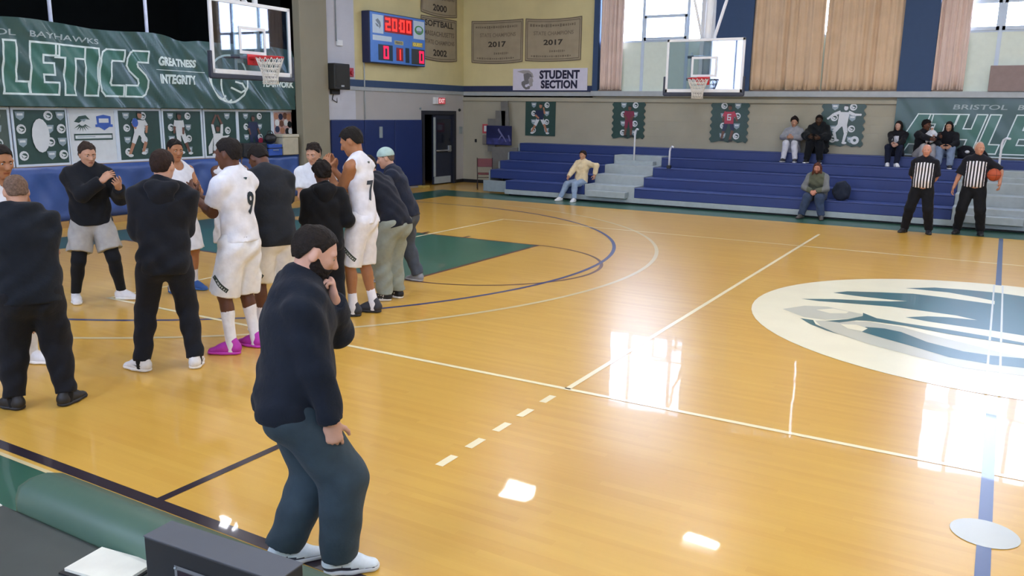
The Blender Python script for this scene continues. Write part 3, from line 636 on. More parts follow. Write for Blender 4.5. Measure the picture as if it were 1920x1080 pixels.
# ------------------------------------------------------------------ big green vinyl banners
GLY = dict(
 A=[(0,0),(.34,1),(.86,1),(1,0),(.68,0),(.66,.2),(.42,.2),(.34,0)],
 T=[(0,1),(1,1),(1,.74),(.66,.74),(.66,0),(.3,0),(.3,.74),(0,.74)],
 H=[(0,0),(0,1),(.36,1),(.36,.63),(.64,.63),(.64,1),(1,1),(1,0),(.64,0),(.64,.35),(.36,.35),(.36,0)],
 L=[(0,0),(0,1),(.5,1),(.5,.24),(1,.24),(1,0)],
 E=[(0,0),(0,1),(1,1),(1,.77),(.46,.77),(.46,.62),(.86,.62),(.86,.39),(.46,.39),(.46,.24),(1,.24),(1,0)],
 I=[(0,0),(0,1),(1,1),(1,0)],
 C=[(.2,0),(.04,.1),(0,.25),(0,.78),(.08,.93),(.25,1),(1,1),(1,.75),(.5,.75),(.45,.7),(.45,.28),(.5,.23),(1,.23),(1,0)],
 S=[(0,0),(0,.24),(.55,.24),(.6,.3),(.55,.38),(.18,.55),(.05,.66),(.04,.82),(.14,.95),(.3,1),(1,1),(1,.75),(.5,.75),(.46,.7),(.5,.64),(.85,.47),(.98,.36),(1,.2),(.92,.06),(.72,0)])
def inside(p, poly):
    x, y = p; c = False; j = len(poly)-1
    for i in range(len(poly)):
        xi, yi = poly[i]; xj, yj = poly[j]
        if (yi > y) != (yj > y) and x < (xj-xi)*(y-yi)/(yj-yi)+xi: c = not c
        j = i
    return c
def big_banner(fr, w, h, letters, texts, amp, label, topf, lwid=.03, skew=.1, z0=.21, lh=.88, extra=()):
    r = empty('athletics_banner', fr(w/2, 0, 0), label=label, cat='banner'); inv = r.location.copy()
    def D(a, b):
        return amp*(math.sin(7*a+9*b+2*math.sin(1.3*a))*.6+math.sin(17*a+14*b+1.5*math.sin(3*b))*.3+.25*math.sin(31*a+22*b)+.5*math.sin(2.1*a-1.5*b))
    def S(a, b, n=0): return fr(a, b+topf(a)*max(0, b/h-.55)/.45, amp*1.7+n+D(a, b))-inv
    polys = []
    for ch, x, wd in letters:
        polys.append([(x+px*wd+skew*py*lh, z0+py*lh) for px, py in GLY[ch]])
    nx, ny = int(w/.045), int(h/.045); V = []; F = []; mi = []
    for j in range(ny+1):
        for i in range(nx+1): V.append(S(w*i/nx, h*j/ny))
    for j in range(ny):
        for i in range(nx):
            F.append((j*(nx+1)+i, j*(nx+1)+i+1, (j+1)*(nx+1)+i+1, (j+1)*(nx+1)+i))
            c = (w*(i+.5)/nx, h*(j+.5)/ny); mi.append(1 if z0 < c[1] < z0+lh and any(inside(c, p) for p in polys) else 0)
    mobj('vinyl_sheet', V, F, [GREENB, GREENF], r, True, mi)
    def strip(pts, wd, nm, closed=True, n=.006):
        V, F = [], []; k = len(pts)
        for i in range(k if closed else k-1):
            p, q = pts[i], pts[(i+1) % k]; dx, dy = q[0]-p[0], q[1]-p[1]; L = math.hypot(dx, dy)
            if L < 1e-6: continue
            nx_, ny_ = -dy/L*wd/2, dx/L*wd/2; p = (p[0]-dx/L*wd/2, p[1]-dy/L*wd/2); q = (q[0]+dx/L*wd/2, q[1]+dy/L*wd/2); dx, dy = q[0]-p[0], q[1]-p[1]
            m = max(1, int(L/.04)); b = len(V)
            for t in range(m+1):
                x, y = p[0]+dx*t/m, p[1]+dy*t/m; V += [S(x+nx_, y+ny_, n), S(x-nx_, y-ny_, n)]
            for t in range(m): F.append((b+2*t, b+2*t+1, b+2*t+3, b+2*t+2))
        return mobj(nm, V, F, LETTER, r)
    for (ch, x, wd), p in zip(letters, polys):
        o = strip(p, lwid, 'letter_outline')
    for s, x0, x1, y0, y1, bold, sk, m in texts: text_fit('lettering', s, (x0, x1, y0, y1), fr, m, r, .006, bold, 1.0, sk, warp=S, sub=2)
    for pts, wd in extra: strip(pts, wd, 'printed_line', False)
    return r, strip
fL = Frame((-14.95, -.4, 2.17), (0, 1, 0), (0, 0, 1))
o = .4
cir = ngon(7.15+o, .66, .52, .52, 28); 
def arcp(cx, cz, rx, rz, a0, a1, n=14): return [(cx+rx*math.cos(math.radians(a0+(a1-a0)*i/n)), cz+rz*math.sin(math.radians(a0+(a1-a0)*i/n))) for i in range(n+1)]
big_banner(fL, 9.5, 1.46, [('A', .35+o, .6), ('T', 1.0+o, .5), ('H', 1.62+o, .55), ('L', 2.3+o, .44), ('E', 2.76+o, .5), ('T', 3.2+o, .56), ('I', 3.76+o, .26), ('C', 4.06+o, .5), ('S', 4.6+o, .5)],
  [('BRISTOL', 1.55+o, 2.62+o, 1.17, 1.27, .012, .1, TXT), ('BAYHAWKS', 2.84+o, 4.12+o, 1.17, 1.27, .012, .1, TXT), ('GREATNESS', 5.4+o, 6.28+o, .83, 1.02, .05, 0, LETTER), ('INTEGRITY', 5.42+o, 6.26+o, .48, .67, .05, 0, LETTER), ('TEAMWORK', 8.1+o, 9.05+o, .5, .65, .05, 0, LETTER)],
  .028, 'wrinkled green ATHLETICS banner above the stage front on the left', lambda a: .03*math.sin(2.4*a)-.09*math.exp(-((a-6.35)/.35)**2)-.012*(a-2.7),
  lwid=.034, skew=.1, extra=[(arcp(7.15+o, .66, .52, .52, 0, 360, 40), .045), (arcp(6.9+o, .75, .25, .55, 180, 300), .04), (arcp(7.1+o, .75, .2, .6, 180, 290), .04), ([(7.2+o, .45), (7.45+o, .36), (7.6+o, .42), (7.5+o, .55), (7.3+o, .58)], .04), ([(5.35+o, .75), (6.5+o, .74)], .012)])
fR = Frame((-2.47, YF-.06, 1.36), (1, 0, 0), (0, 0, 1))
big_banner(fR, 7.0, 1.34, [('A', .05, .62), ('T', .52, .6), ('H', 1.1, .58), ('L', 1.74, .42), ('E', 2.25, .52), ('T', 2.85, .55), ('I', 3.45, .25), ('C', 3.75, .5), ('S', 4.3, .5)],
  [('BRISTOL', 1.2, 2.28, 1.04, 1.15, .012, .2, TXT), ('BAYHAWKS', 2.48, 3.75, 1.04, 1.15, .012, .2, TXT)], .004, 'smooth green ATHLETICS banner on the far wall behind the officials', lambda a: 0., lwid=.026, skew=.27, z0=.06, lh=.87)
tag(box('banner_tape', LETTER, -2.4, 4.5, YF-.07, YF-.06, 1.335, 1.36), 'pale strip along the foot of the right green banner', 'strip')

# ------------------------------------------------------------------ posters
PG = mat('poster_green', '#2c4a44', rough=.35, var=.05, spec=.5); PGY = mat('poster_greygreen', '#4a5a54', rough=.4)
PW = mat('poster_white', '#d6dde0', rough=.4, var=.03); PB = mat('poster_badge', '#8fa3ad', rough=.4); PSK = mat('poster_skin', '#b07f63', rough=.4); PSKD = mat('poster_skin_dark', '#6b4a3c', rough=.4)
PRED = mat('poster_red', '#b43a50', rough=.4); PBLU = mat('poster_blue', '#3a62b8', rough=.4); PNV = mat('poster_navy', '#202c4c', rough=.4); PBK = mat('poster_black', '#22282a', rough=.4); PMR = mat('poster_maroon', '#7c2c46', rough=.4); PGR = mat('poster_grass', '#4f9a3c', rough=.4)
def roundels(w, h, cols, n=4, r=.085, off=0):
    out = []
    for ci, cx in enumerate(cols):
        for k in range(n):
            cz = h-(.1+(k+.5*0)*h/n*.98)
            if (k+ci+off) % 2: out += [(ngon(cx, cz, r, r, 12), PW), (ngon(cx+.01, cz, r*.62, r*.55, 10), PG), ([(cx-.05, cz+.03), (cx+.05, cz-.01), (cx-.01, cz-.04)], PW)]
            else: out += [([(cx-r, cz+r*.8), (cx+r, cz+r*.8), (cx+r*.8, cz-r*.4), (cx, cz-r), (cx-r*.8, cz-r*.4)], PB), (rect(cx-r*.6, cx+r*.6, cz, cz+r*.45), PW)]
    return out
def figure(P, top, shorts, sk, shoes, sc_=1.):
    """flat printed athlete from joint points"""
    out = []; g = lambda a, b, r0, r1, m: out.append((limb(P[a], P[b], r0, r1), m))
    for s in 'lr':
        g('h'+s, 'k'+s, .055, .045, shorts); g('k'+s, 'a'+s, .038, .028, sk); out.append((ngon(P['a'+s][0]+.02, P['a'+s][1]-.02, .06, .03, 10), shoes))
    out.append(([(P['sl'][0]-.03, P['sl'][1]), (P['sr'][0]+.03, P['sr'][1]), (P['hr'][0]+.05, P['hr'][1]-.03), (P['hl'][0]-.05, P['hl'][1]-.03)], top))
    for s in 'lr': g('s'+s, 'e'+s, .04, .032, top); g('e'+s, 'w'+s, .03, .022, sk); out.append((ngon(*P['w'+s], .028, .028, 8), sk))
    out.append((ngon(P['n'][0], P['n'][1], .05, .065, 12), sk)); out.append((ngon(P['n'][0], P['n'][1]+.03, .052, .045, 12, 0, math.pi), PBK)); return out
def J(**k): return k
def poster(fr, w, h, prints, label, wavy=0., frame=True, base=None, grp='framed athlete posters'):
    r = empty('poster', fr(w/2, 0, 0), label=label, cat='poster', group=grp); inv = r.location.copy(); f2 = Frame(fr.o-inv, fr.u, fr.v)
    if wavy:
        k = 28; side = [(w-wavy*(1+math.cos(2*math.pi*i*6/k))/2, h*i/k) for i in range(k+1)]; bot = [(w*i/8, wavy*(1+math.cos(2*math.pi*i/2.5))/2) for i in range(1, 8)]
        pts = [(wavy*(1+math.cos(2*math.pi*i*6/k))/2, h*i/k) for i in range(k, -1, -1)]+bot+side
    else: pts = rect(0, w, 0, h)
    V = [f2(a, b, .0) for a, b in pts]+[f2(a, b, .012) for a, b in pts]; n = len(pts)
    mobj('sheet', V, [tuple(range(n))[::-1], tuple(range(n, 2*n))]+[(i, (i+1) % n, n+(i+1) % n, n+i) for i in range(n)], base or PG, r)
    if prints: flat('print', prints, f2, r, .0135, .0006)
    if frame:
        m = MB()
        for a, b, c, d in ((-.035, .0, -.05, h+.05), (w, w+.035, -.05, h+.05), (0, w, h, h+.05), (0, w, -.05, 0)):
            P = [f2(x, y, z) for z in (-.01, .03) for x, y in ((a, c), (b, c), (b, d), (a, d))]
            m.add(P, [(3, 2, 1, 0), (4, 5, 6, 7), (0, 1, 5, 4), (1, 2, 6, 5), (2, 3, 7, 6), (3, 0, 4, 7)])
        m.build('frame', mat('poster_frame', '#d5e2ee', rough=.35, var=.02), r)
    return r
PX, PZ, PH = -15.08, 1.16, .95
def pf(y): return Frame((PX, y, PZ), (0, 1, 0), (0, 0, 1))
poster(pf(1.45), .95, PH, roundels(.95, PH, (.2, .75)), 'grey green poster cut off by the left picture edge', base=PGY)
poster(pf(2.5), .94, PH, roundels(.94, PH, (.12, .62, .84))+[(ngon(.45, .5, .16, .3, 16), PW)], 'green poster with a pale oval at the far left of the row')
bird = []
for i in range(7):
    a = math.radians(200+18*i); bird.append(([(.26+.05*math.cos(a), .72+.05*math.sin(a)), (.26+.21*math.cos(a+.3), .72+.17*math.sin(a+.3)), (.26+.07*math.cos(a+.5), .72+.07*math.sin(a+.5))], PG))
bird += [([(.1, .74), (.2, .84), (.34, .86), (.42, .78), (.3, .79), (.2, .72)], PG), ([(.22, .78), (.36, .8), (.3, .74)], PB)]
poster(pf(3.5), .93, PH, [(rect(.0, .93, .0, PH), PW)]+bird+[([(.55, .84), (.7, .87), (.85, .84), (.84, .66), (.7, .58), (.56, .66)], PBLU), (rect(.6, .8, .72, .8), PW), (rect(.52, .88, .64, .69), PBLU), (rect(.08, .86, .4, .52), PG), (rect(.1, .84, .43, .49), PW), (rect(.14, .5, .455, .47), PB)], 'white poster with a green bird emblem and a blue badge')
poster(pf(4.5), .93, PH, roundels(.93, PH, (.18, .55), 4, .075)+figure(J(n=(.47, .86), sl=(.36, .78), sr=(.55, .76), el=(.3, .7), wl=(.36, .62), er=(.62, .66), wr=(.6, .54), hl=(.38, .5), hr=(.5, .5), kl=(.3, .32), kr=(.58, .34), al=(.2, .1), ar=(.5, .14)), PW, PW, PSK, PW)+[(ngon(.36, .72, .07, .09, 10), PBLU)], 'green poster of a player in white and blue with legs spread')
poster(pf(5.52), .93, PH, roundels(.93, PH, (.18, .6), 4, .075)+figure(J(n=(.38, .84), sl=(.3, .76), sr=(.44, .76), el=(.26, .64), wl=(.24, .52), er=(.47, .62), wr=(.46, .5), hl=(.34, .48), hr=(.46, .48), kl=(.36, .32), kr=(.52, .3), al=(.4, .12), ar=(.6, .1)), PW, PW, PSKD, PW)+[(ngon(.2, .32, .075, .075, 14), PRED)], 'green poster of a player in white dribbling a red ball')
poster(pf(6.55), .86, PH, roundels(.86, PH, (.62,), 3, .08)+figure(J(n=(.34, .58), sl=(.24, .48), sr=(.44, .48), el=(.2, .68), wl=(.3, .86), er=(.46, .68), wr=(.36, .86), hl=(.26, .2), hr=(.42, .2), kl=(.24, .1), kr=(.44, .1), al=(.2, .04), ar=(.48, .04)), PW, PW, PSKD, PW)+[([(.06, .2), (.2, .4), (.16, .06), (.06, .04)], PW), ([(.46, .42), (.66, .44), (.5, .32)], PW)], 'green poster of a player with both arms raised overhead')
poster(pf(7.48), .97, PH, roundels(.97, PH, (.22, .62), 4, .075)+figure(J(n=(.42, .8), sl=(.33, .72), sr=(.5, .72), el=(.28, .58), wl=(.32, .46), er=(.55, .58), wr=(.6, .46), hl=(.36, .44), hr=(.48, .44), kl=(.36, .26), kr=(.52, .26), al=(.34, .1), ar=(.5, .08)), PNV, PNV, PSKD, PNV)+[(ngon(.62, .3, .07, .07, 12), PRED)], 'green poster of a player in navy with a red ball')
co = []
for i, (x, z, m) in enumerate([(.1, .85, PSK), (.24, .84, PNV), (.38, .86, PSKD), (.5, .84, PSK), (.12, .7, PW), (.26, .68, PSKD), (.4, .7, PW), (.52, .66, PBK), (.12, .55, PNV), (.28, .52, PSK), (.44, .5, PBK), (.54, .5, PW), (.48, .34, PSK), (.5, .2, PGR), (.4, .12, PGR), (.2, .3, PW)]): co.append((ngon(x, z, .075, .08, 9), m))
poster(pf(8.53), .6, PH, [(rect(0, .6, 0, PH), mat('poster_pinkish', '#b79a97', rough=.4))]+co, 'crowded colour poster right beside the pillar')
def wf(x, z=1.51): return Frame((x, YF-.025, z), (1, 0, 0), (0, 0, 1))
run = J(n=(.52, .86), sl=(.42, .74), sr=(.6, .74), el=(.34, .6), wl=(.45, .52), er=(.66, .64), wr=(.62, .8), hl=(.44, .5), hr=(.56, .5), kl=(.34, .3), kr=(.64, .34), al=(.22, .1), ar=(.74, .1))
poster(wf(-12.56), 1.0, .99, roundels(1., .99, (.28, .72), 4, .085)+figure(run, PNV, PW, PSK, PW), 'green poster of a player in navy with white legs, left end above the bleachers', frame=False, grp='green posters above the bleachers')
poster(wf(-9.77, 1.5), 1.0, 1.02, roundels(1., 1.02, (.35, .7), 4, .085)+figure(J(n=(.54, .84), sl=(.44, .76), sr=(.62, .76), el=(.38, .64), wl=(.46, .54), er=(.66, .62), wr=(.58, .54), hl=(.46, .5), hr=(.58, .5), kl=(.44, .3), kr=(.6, .3), al=(.42, .1), ar=(.6, .1)), PMR, PMR, PSKD, PBK), 'green scallop edged poster behind the left bleacher handrails', .06, False, grp='green posters above the bleachers')
poster(wf(-6.95, 1.48), 1.03, 1.05, roundels(1.03, 1.05, (.36, .72), 4, .085, 1)+figure(J(n=(.52, .9), sl=(.42, .8), sr=(.6, .8), el=(.36, .68), wl=(.36, .56), er=(.68, .68), wr=(.72, .58), hl=(.44, .52), hr=(.58, .52), kl=(.38, .3), kr=(.62, .32), al=(.34, .1), ar=(.56, .08)), PRED, PNV, PSKD, PBK)+[(seven_seg('6', .46, .58, .1, .16, .025)[i], PW) for i in range(6)], 'green scallop edged poster of a player in red below the side hoop', .06, False, grp='green posters above the bleachers')
poster(wf(-4.16, 1.47), 1.04, 1.06, roundels(1.04, 1.06, (.32, .74), 4, .085)+figure(J(n=(.58, .94), sl=(.46, .84), sr=(.64, .84), el=(.3, .78), wl=(.18, .68), er=(.78, .78), wr=(.92, .78), hl=(.46, .52), hr=(.58, .52), kl=(.34, .36), kr=(.62, .34), al=(.4, .18), ar=(.58, .12)), PW, PW, PW, PW)+[(ngon(.84, .17, .1, .1, 16), PW), (ngon(.84, .17, .04, .04, 6), PG)], 'green scallop edged poster of a white kicking player with a ball', .06, False, grp='green posters above the bleachers')

# ------------------------------------------------------------------ things on the stage lip
def case(y0, y1, z1, m, lab, cat='case', nm='equipment_case', x0=-15.0, x1=-14.72):
    r = empty(nm, ((x0+x1)/2, (y0+y1)/2, 1.12), label=lab, cat=cat); hx, hy = (x1-x0)/2, (y1-y0)/2
    MB().box(-hx, hx, -hy, hy, 0, z1-1.12, .015).build('body', m, r); MB().box(-hx-.005, hx+.005, -hy-.005, hy+.005, (z1-1.12)*.62, (z1-1.12)*.7, .004).build('lid_band', BLACK, r)
    MB().tube([(hx, -.08, (z1-1.12)*.5), (hx+.03, -.06, (z1-1.12)*.5), (hx+.03, .06, (z1-1.12)*.5), (hx, .08, (z1-1.12)*.5)], .01).build('handle', GREY, r)
    return r
case(7.3, 7.66, 1.42, BLACK, 'black equipment case on the stage lip, left of two'); case(7.7, 7.98, 1.42, BLACK, 'black equipment case on the stage lip, next to the blue crate')
case(8.03, 8.45, 1.38, mat('crate_blue', '#2f56b0', rough=.4), 'blue plastic crate on the stage lip beside the beige bin', 'crate', 'crate')
bn = empty('storage_bin', (-14.86, 8.73, 1.12), label='beige lidded bin on the stage lip left of the pillar', cat='bin')
MB().box(-.14, .14, -.25, .25, 0, .41, .02).build('body', mat('bin_beige', '#b5b19c', rough=.5), bn); MB().box(-.155, .155, -.265, .265, .41, .48, .015).build('lid', mat('bin_lid', '#c3c0ac', rough=.5), bn)
bg = empty('gear_bag', (-14.88, 8.24, 1.385), label='small dark bag on top of the blue crate', cat='bag'); MB().sphere((0, 0, .12), (.1, .17, .12)).build('body', BLACK, bg, True); MB().tube([(0, -.1, .22), (0, -.05, .29), (0, .05, .29), (0, .1, .22)], .01).build('strap', BLACK, bg)

# ------------------------------------------------------------------ scorer's table in front
tb = empty('scorer_table', (-2.4, -4.6, 0), label='scorer table with a rounded green padded front at the lower left corner', cat='table')
TT = mat('table_grey', '#3b423f', rough=.5); PADG = mat('pad_green_vinyl', '#4a6656', rough=.45, var=.06, scale=3, bump=.15, bscale=6, spec=.45)
MB().box(-1.5, 1.0, -.5, .36, .66, .70, .008).build('tabletop', TT, tb)
MB().box(-.93, 1.0, .37, .58, .2, .80, .085).build('front_pad', PADG, tb, True)
for sx in (-1.35, .9):
    for sy in (-.4, .26): MB().tube([(sx, sy, 0), (sx, sy, .66)], .02).build('leg', GREY, tb, True)
cs = empty('score_console', (-1.915, -4.385, .70), math.radians(3.6), 'black score console with a lit digit panel on the table', 'console')
KB = mat('console_black', '#1d2226', rough=.55, var=.03); KT = mat('console_top', '#50555b', rough=.6, var=.03)
MB().box(-.25, .25, -.05, .05, 0, .30, .004).build('body', KB, cs); MB().box(-.251, .251, -.051, .051, .30, .304, .001).build('top_panel', KT, cs)
fk = Frame((-.15, -.0505, .0), (1, 0, 0), (0, 0, 1)); flat('panel', [(rect(.02, .17, .08, .245), CHROME), (rect(.032, .158, .09, .232), mat('panel_dark', '#251a24', rough=.3))], fk, cs)
flat('digits', [(q, emis('led_amber', '#d8c860', 1.5)) for i in range(2) for q in seven_seg('8', .042+.022*i, .18, .014, .03, .004)]+[(q, emis('led_small_red', '#ff2040', 2.)) for q in seven_seg('3', .09, .175, .014, .035, .005)]+[(q, emis('led_amber', '#d8c860', 1.5)) for q in seven_seg('7', .125, .17, .014, .03, .004)], fk, cs, .006, .0002)
for sx in (.026, .164):
    for sz in (.086, .238): MB().sphere((sx-.15, -.055, sz), .004, 8, 6).build('screw', GREY, cs)
pp = empty('paper_pad', (-2.56, -4.32, .70), math.radians(8), 'white paper score sheets on a dark clipboard beside the console', 'paper')
MB().box(-.13, .13, -.08, .09, 0, .006).build('clipboard', BLACK, pp); MB().box(-.12, .12, -.065, .085, .006, .016).build('sheets', mat('paper_white', '#e6e6d6', rough=.7), pp)
pq = empty('paper_pad', (-2.46, -4.52, .70), 0, 'white paper score sheets nearest the bottom picture edge', 'paper'); MB().box(-.12, .12, -.09, .09, 0, .012).build('sheets', mat('paper_white', '#e6e6d6'), pq)
pr = empty('paper_sheet', (-3.5, -4.36, .70), math.radians(-6), 'pale paper sheet on the table at the very left edge', 'paper'); MB().box(-.17, .17, -.13, .13, 0, .004).build('sheet', mat('paper_white', '#e6e6d6'), pr)
cup = empty('paper_cup', (-2.33, -4.27, .70), 0, 'small white cup peeking from behind the console', 'cup'); MB().tube([(0, 0, 0), (0, 0, .13)], [.028, .038], 16).build('cup_body', WHITE, cup, True); MB().tube([(0, 0, .13), (0, 0, .142)], [.041, .039], 16).build('lid', WHITE, cup, True)

# ------------------------------------------------------------------ people: signed distance bodies meshed by surface nets
f32 = np.float32
def nv(v): v = np.array(v, float); return v/(np.linalg.norm(v) or 1)
def cone(a, b, wa, wb, ex=None, k=.02, flat_b=False, flat_a=False):
    """tapered limb from a to b, half widths (x, y) at both ends; x runs along ex"""
    a = np.array(a, float); b = np.array(b, float); wa = (wa, wa) if np.isscalar(wa) else wa; wb = (wb, wb) if np.isscalar(wb) else wb
    ax = b-a; L = np.linalg.norm(ax) or 1e-6; n = ax/L
    if ex is None: ex = (1, 0, 0) if abs(n[0]) < .9 else (0, 1, 0)
    ex = np.array(ex, float); ex = nv(ex-n*ex.dot(n)); ey = np.cross(n, ex); R = max(*wa, *wb)
    def fn(X, Y, Z):
        x, y, z = X-a[0], Y-a[1], Z-a[2]; w = x*n[0]+y*n[1]+z*n[2]; t = np.clip(w/L, 0, 1)
        u = x*ex[0]+y*ex[1]+z*ex[2]; v = x*ey[0]+y*ey[1]+z*ey[2]
        rx = wa[0]+(wb[0]-wa[0])*t; ry = wa[1]+(wb[1]-wa[1])*t; rz = .5*(rx+ry); e = w-t*L
        d = (np.sqrt((u/rx)**2+(v/ry)**2+(e/rz)**2)-1)*np.minimum(rx, ry)
        if flat_b: d = np.maximum(d, w-L)
        if flat_a: d = np.maximum(d, -w)
        return d
    return fn, np.minimum(a, b)-R, np.maximum(a, b)+R, k
def ell(c, R, r, k=.02):
    """ellipsoid with axes = rows of R"""
    c = np.array(c, float); R = np.array(R, float); m = max(r)
    def fn(X, Y, Z):
        x, y, z = X-c[0], Y-c[1], Z-c[2]
        s = sum(((x*R[i][0]+y*R[i][1]+z*R[i][2])/r[i])**2 for i in range(3)); return (np.sqrt(s)-1)*min(r)
    return fn, c-m, c+m, k
def ball(c, r, k=.02): return ell(c, np.eye(3), (r, r, r), k)
def nets(prims, res, cuts=(), noise=None, lo=None, hi=None, sub=()):
    if lo is None:
        lo = np.min([p[1] for p in prims], 0)-2.5*res-(.02 if noise else 0); hi = np.max([p[2] for p in prims], 0)+2.5*res+(.02 if noise else 0)
    lo = np.array(lo, float); hi = np.array(hi, float); N = np.ceil((hi-lo)/res).astype(int)+1
    ax = [(lo[i]+res*np.arange(N[i])).astype(f32) for i in range(3)]; Fd = np.full(N, .2, f32)
    def sl(p, m):
        s = []
        for i in range(3):
            a = int(np.clip((p[1][i]-m-lo[i])/res, 0, N[i])); b = int(np.clip((p[2][i]+m-lo[i])/res+2, 0, N[i])); s.append(slice(a, b))
        return tuple(s)
    for p in prims:
        k = p[3]; s = sl(p, k+.012)
        if any(q.stop <= q.start for q in s): continue
        X, Y, Z = ax[0][s[0]][:, None, None], ax[1][s[1]][None, :, None], ax[2][s[2]][None, None, :]
        d = p[0](X, Y, Z).astype(f32); o = Fd[s]; h = np.clip(.5+.5*(o-d)/k, 0, 1); Fd[s] = o*(1-h)+d*h-k*h*(1-h)
    X, Y, Z = ax[0][:, None, None], ax[1][None, :, None], ax[2][None, None, :]
    if noise is not None: Fd = Fd+noise(X, Y, Z).astype(f32)
    for p in sub:
        k = p[3]; d = -p[0](X, Y, Z); h = np.clip(.5-.5*(Fd-d)/k, 0, 1); Fd = Fd*(1-h)+d*h+k*h*(1-h)
    for c in cuts: Fd = np.maximum(Fd, c(X, Y, Z))
    Fd = np.broadcast_to(Fd, N).astype(f32); S = Fd < 0
    c8 = [(i, j, k) for i in (0, 1) for j in (0, 1) for k in (0, 1)]
    n0, n1, n2 = N; cnt = sum(S[i:n0-1+i, j:n1-1+j, k:n2-1+k].astype(np.int8) for i, j, k in c8)
    act = np.argwhere((cnt > 0) & (cnt < 8))
    if len(act) == 0: return np.zeros((0, 3)), np.zeros((0, 4), int)
    idx = np.full((n0-1, n1-1, n2-1), -1, np.int32); idx[act[:, 0], act[:, 1], act[:, 2]] = np.arange(len(act))
    val = {c: Fd[act[:, 0]+c[0], act[:, 1]+c[1], act[:, 2]+c[2]] for c in c8}
    P = np.zeros((len(act), 3)); W = np.zeros(len(act))
    for c in c8:
        for a in range(3):
            if c[a]: continue
            d = list(c); d[a] = 1; fa, fb = val[c], val[tuple(d)]; m = (fa < 0) != (fb < 0)
            t = np.where(m, fa/np.where(m, fa-fb, 1), 0); q = np.tile(np.array(c, float), (len(act), 1)); q[:, a] += t
            P += q*m[:, None]; W += m
    P = (act+P/W[:, None])*res+lo; faces = []
    for a in range(3):
        b, c = (a+1) % 3, (a+2) % 3
        A = [slice(None)]*3; A[a] = slice(0, -1); Bq = [slice(None)]*3; Bq[a] = slice(1, None)
        e = np.argwhere(S[tuple(A)] != S[tuple(Bq)]); e = e[(e[:, b] > 0) & (e[:, c] > 0) & (e[:, b] < N[b]-1) & (e[:, c] < N[c]-1)]
        if not len(e): continue
        q = []
        for db, dc in ((1, 1), (0, 1), (0, 0), (1, 0)):
            f = e.copy(); f[:, b] -= db; f[:, c] -= dc; q.append(idx[f[:, 0], f[:, 1], f[:, 2]])
        q = np.stack(q, 1); ins = S[e[:, 0], e[:, 1], e[:, 2]]; q[~ins] = q[~ins][:, ::-1]; faces.append(q[(q >= 0).all(1)])
    return P, np.concatenate(faces)
def npmesh(name, P, Fq, mats, parent, mi=None):
    me = bpy.data.meshes.new(name); me.vertices.add(len(P)); me.vertices.foreach_set('co', P.astype(f32).ravel())
    me.loops.add(len(Fq)*4); me.loops.foreach_set('vertex_index', Fq.astype(np.int32).ravel())
    me.polygons.add(len(Fq)); me.polygons.foreach_set('loop_start', np.arange(0, len(Fq)*4, 4, dtype=np.int32))
    for m in (mats if isinstance(mats, (list, tuple)) else [mats]): me.materials.append(m)
    if mi is not None: me.polygons.foreach_set('material_index', mi.astype(np.int32))
    me.polygons.foreach_set('use_smooth', np.ones(len(Fq), bool)); me.update(); me.validate()
    o = bpy.data.objects.new(name, me); C.objects.link(o); o.parent = parent; return o
def rot(yaw=0, pitch=0, roll=0):
    """yaw to the left, pitch forward/down, roll to the right, degrees; columns right/forward/up"""
    a, b, c = map(math.radians, (yaw, -pitch, roll))
    Rz = np.array([[math.cos(a), -math.sin(a), 0], [math.sin(a), math.cos(a), 0], [0, 0, 1]])
    Rx = np.array([[1, 0, 0], [0, math.cos(b), -math.sin(b)], [0, math.sin(b), math.cos(b)]])
    Ry = np.array([[math.cos(c), 0, math.sin(c)], [0, 1, 0], [-math.sin(c), 0, math.cos(c)]])
    return Rz@Rx@Ry
def ik(a, b, l1, l2, pole):
    a = np.array(a, float); b = np.array(b, float); d = b-a; L = np.linalg.norm(d); u = d/L
    if L > (l1+l2)*.999: L = (l1+l2)*.999; b = a+u*L
    x = (l1*l1-l2*l2+L*L)/(2*L); h = math.sqrt(max(l1*l1-x*x, 0)); p = np.array(pole, float); p = nv(p-u*p.dot(u))
    return a+u*x+p*h, b
A3 = lambda *v: np.array(v, float)
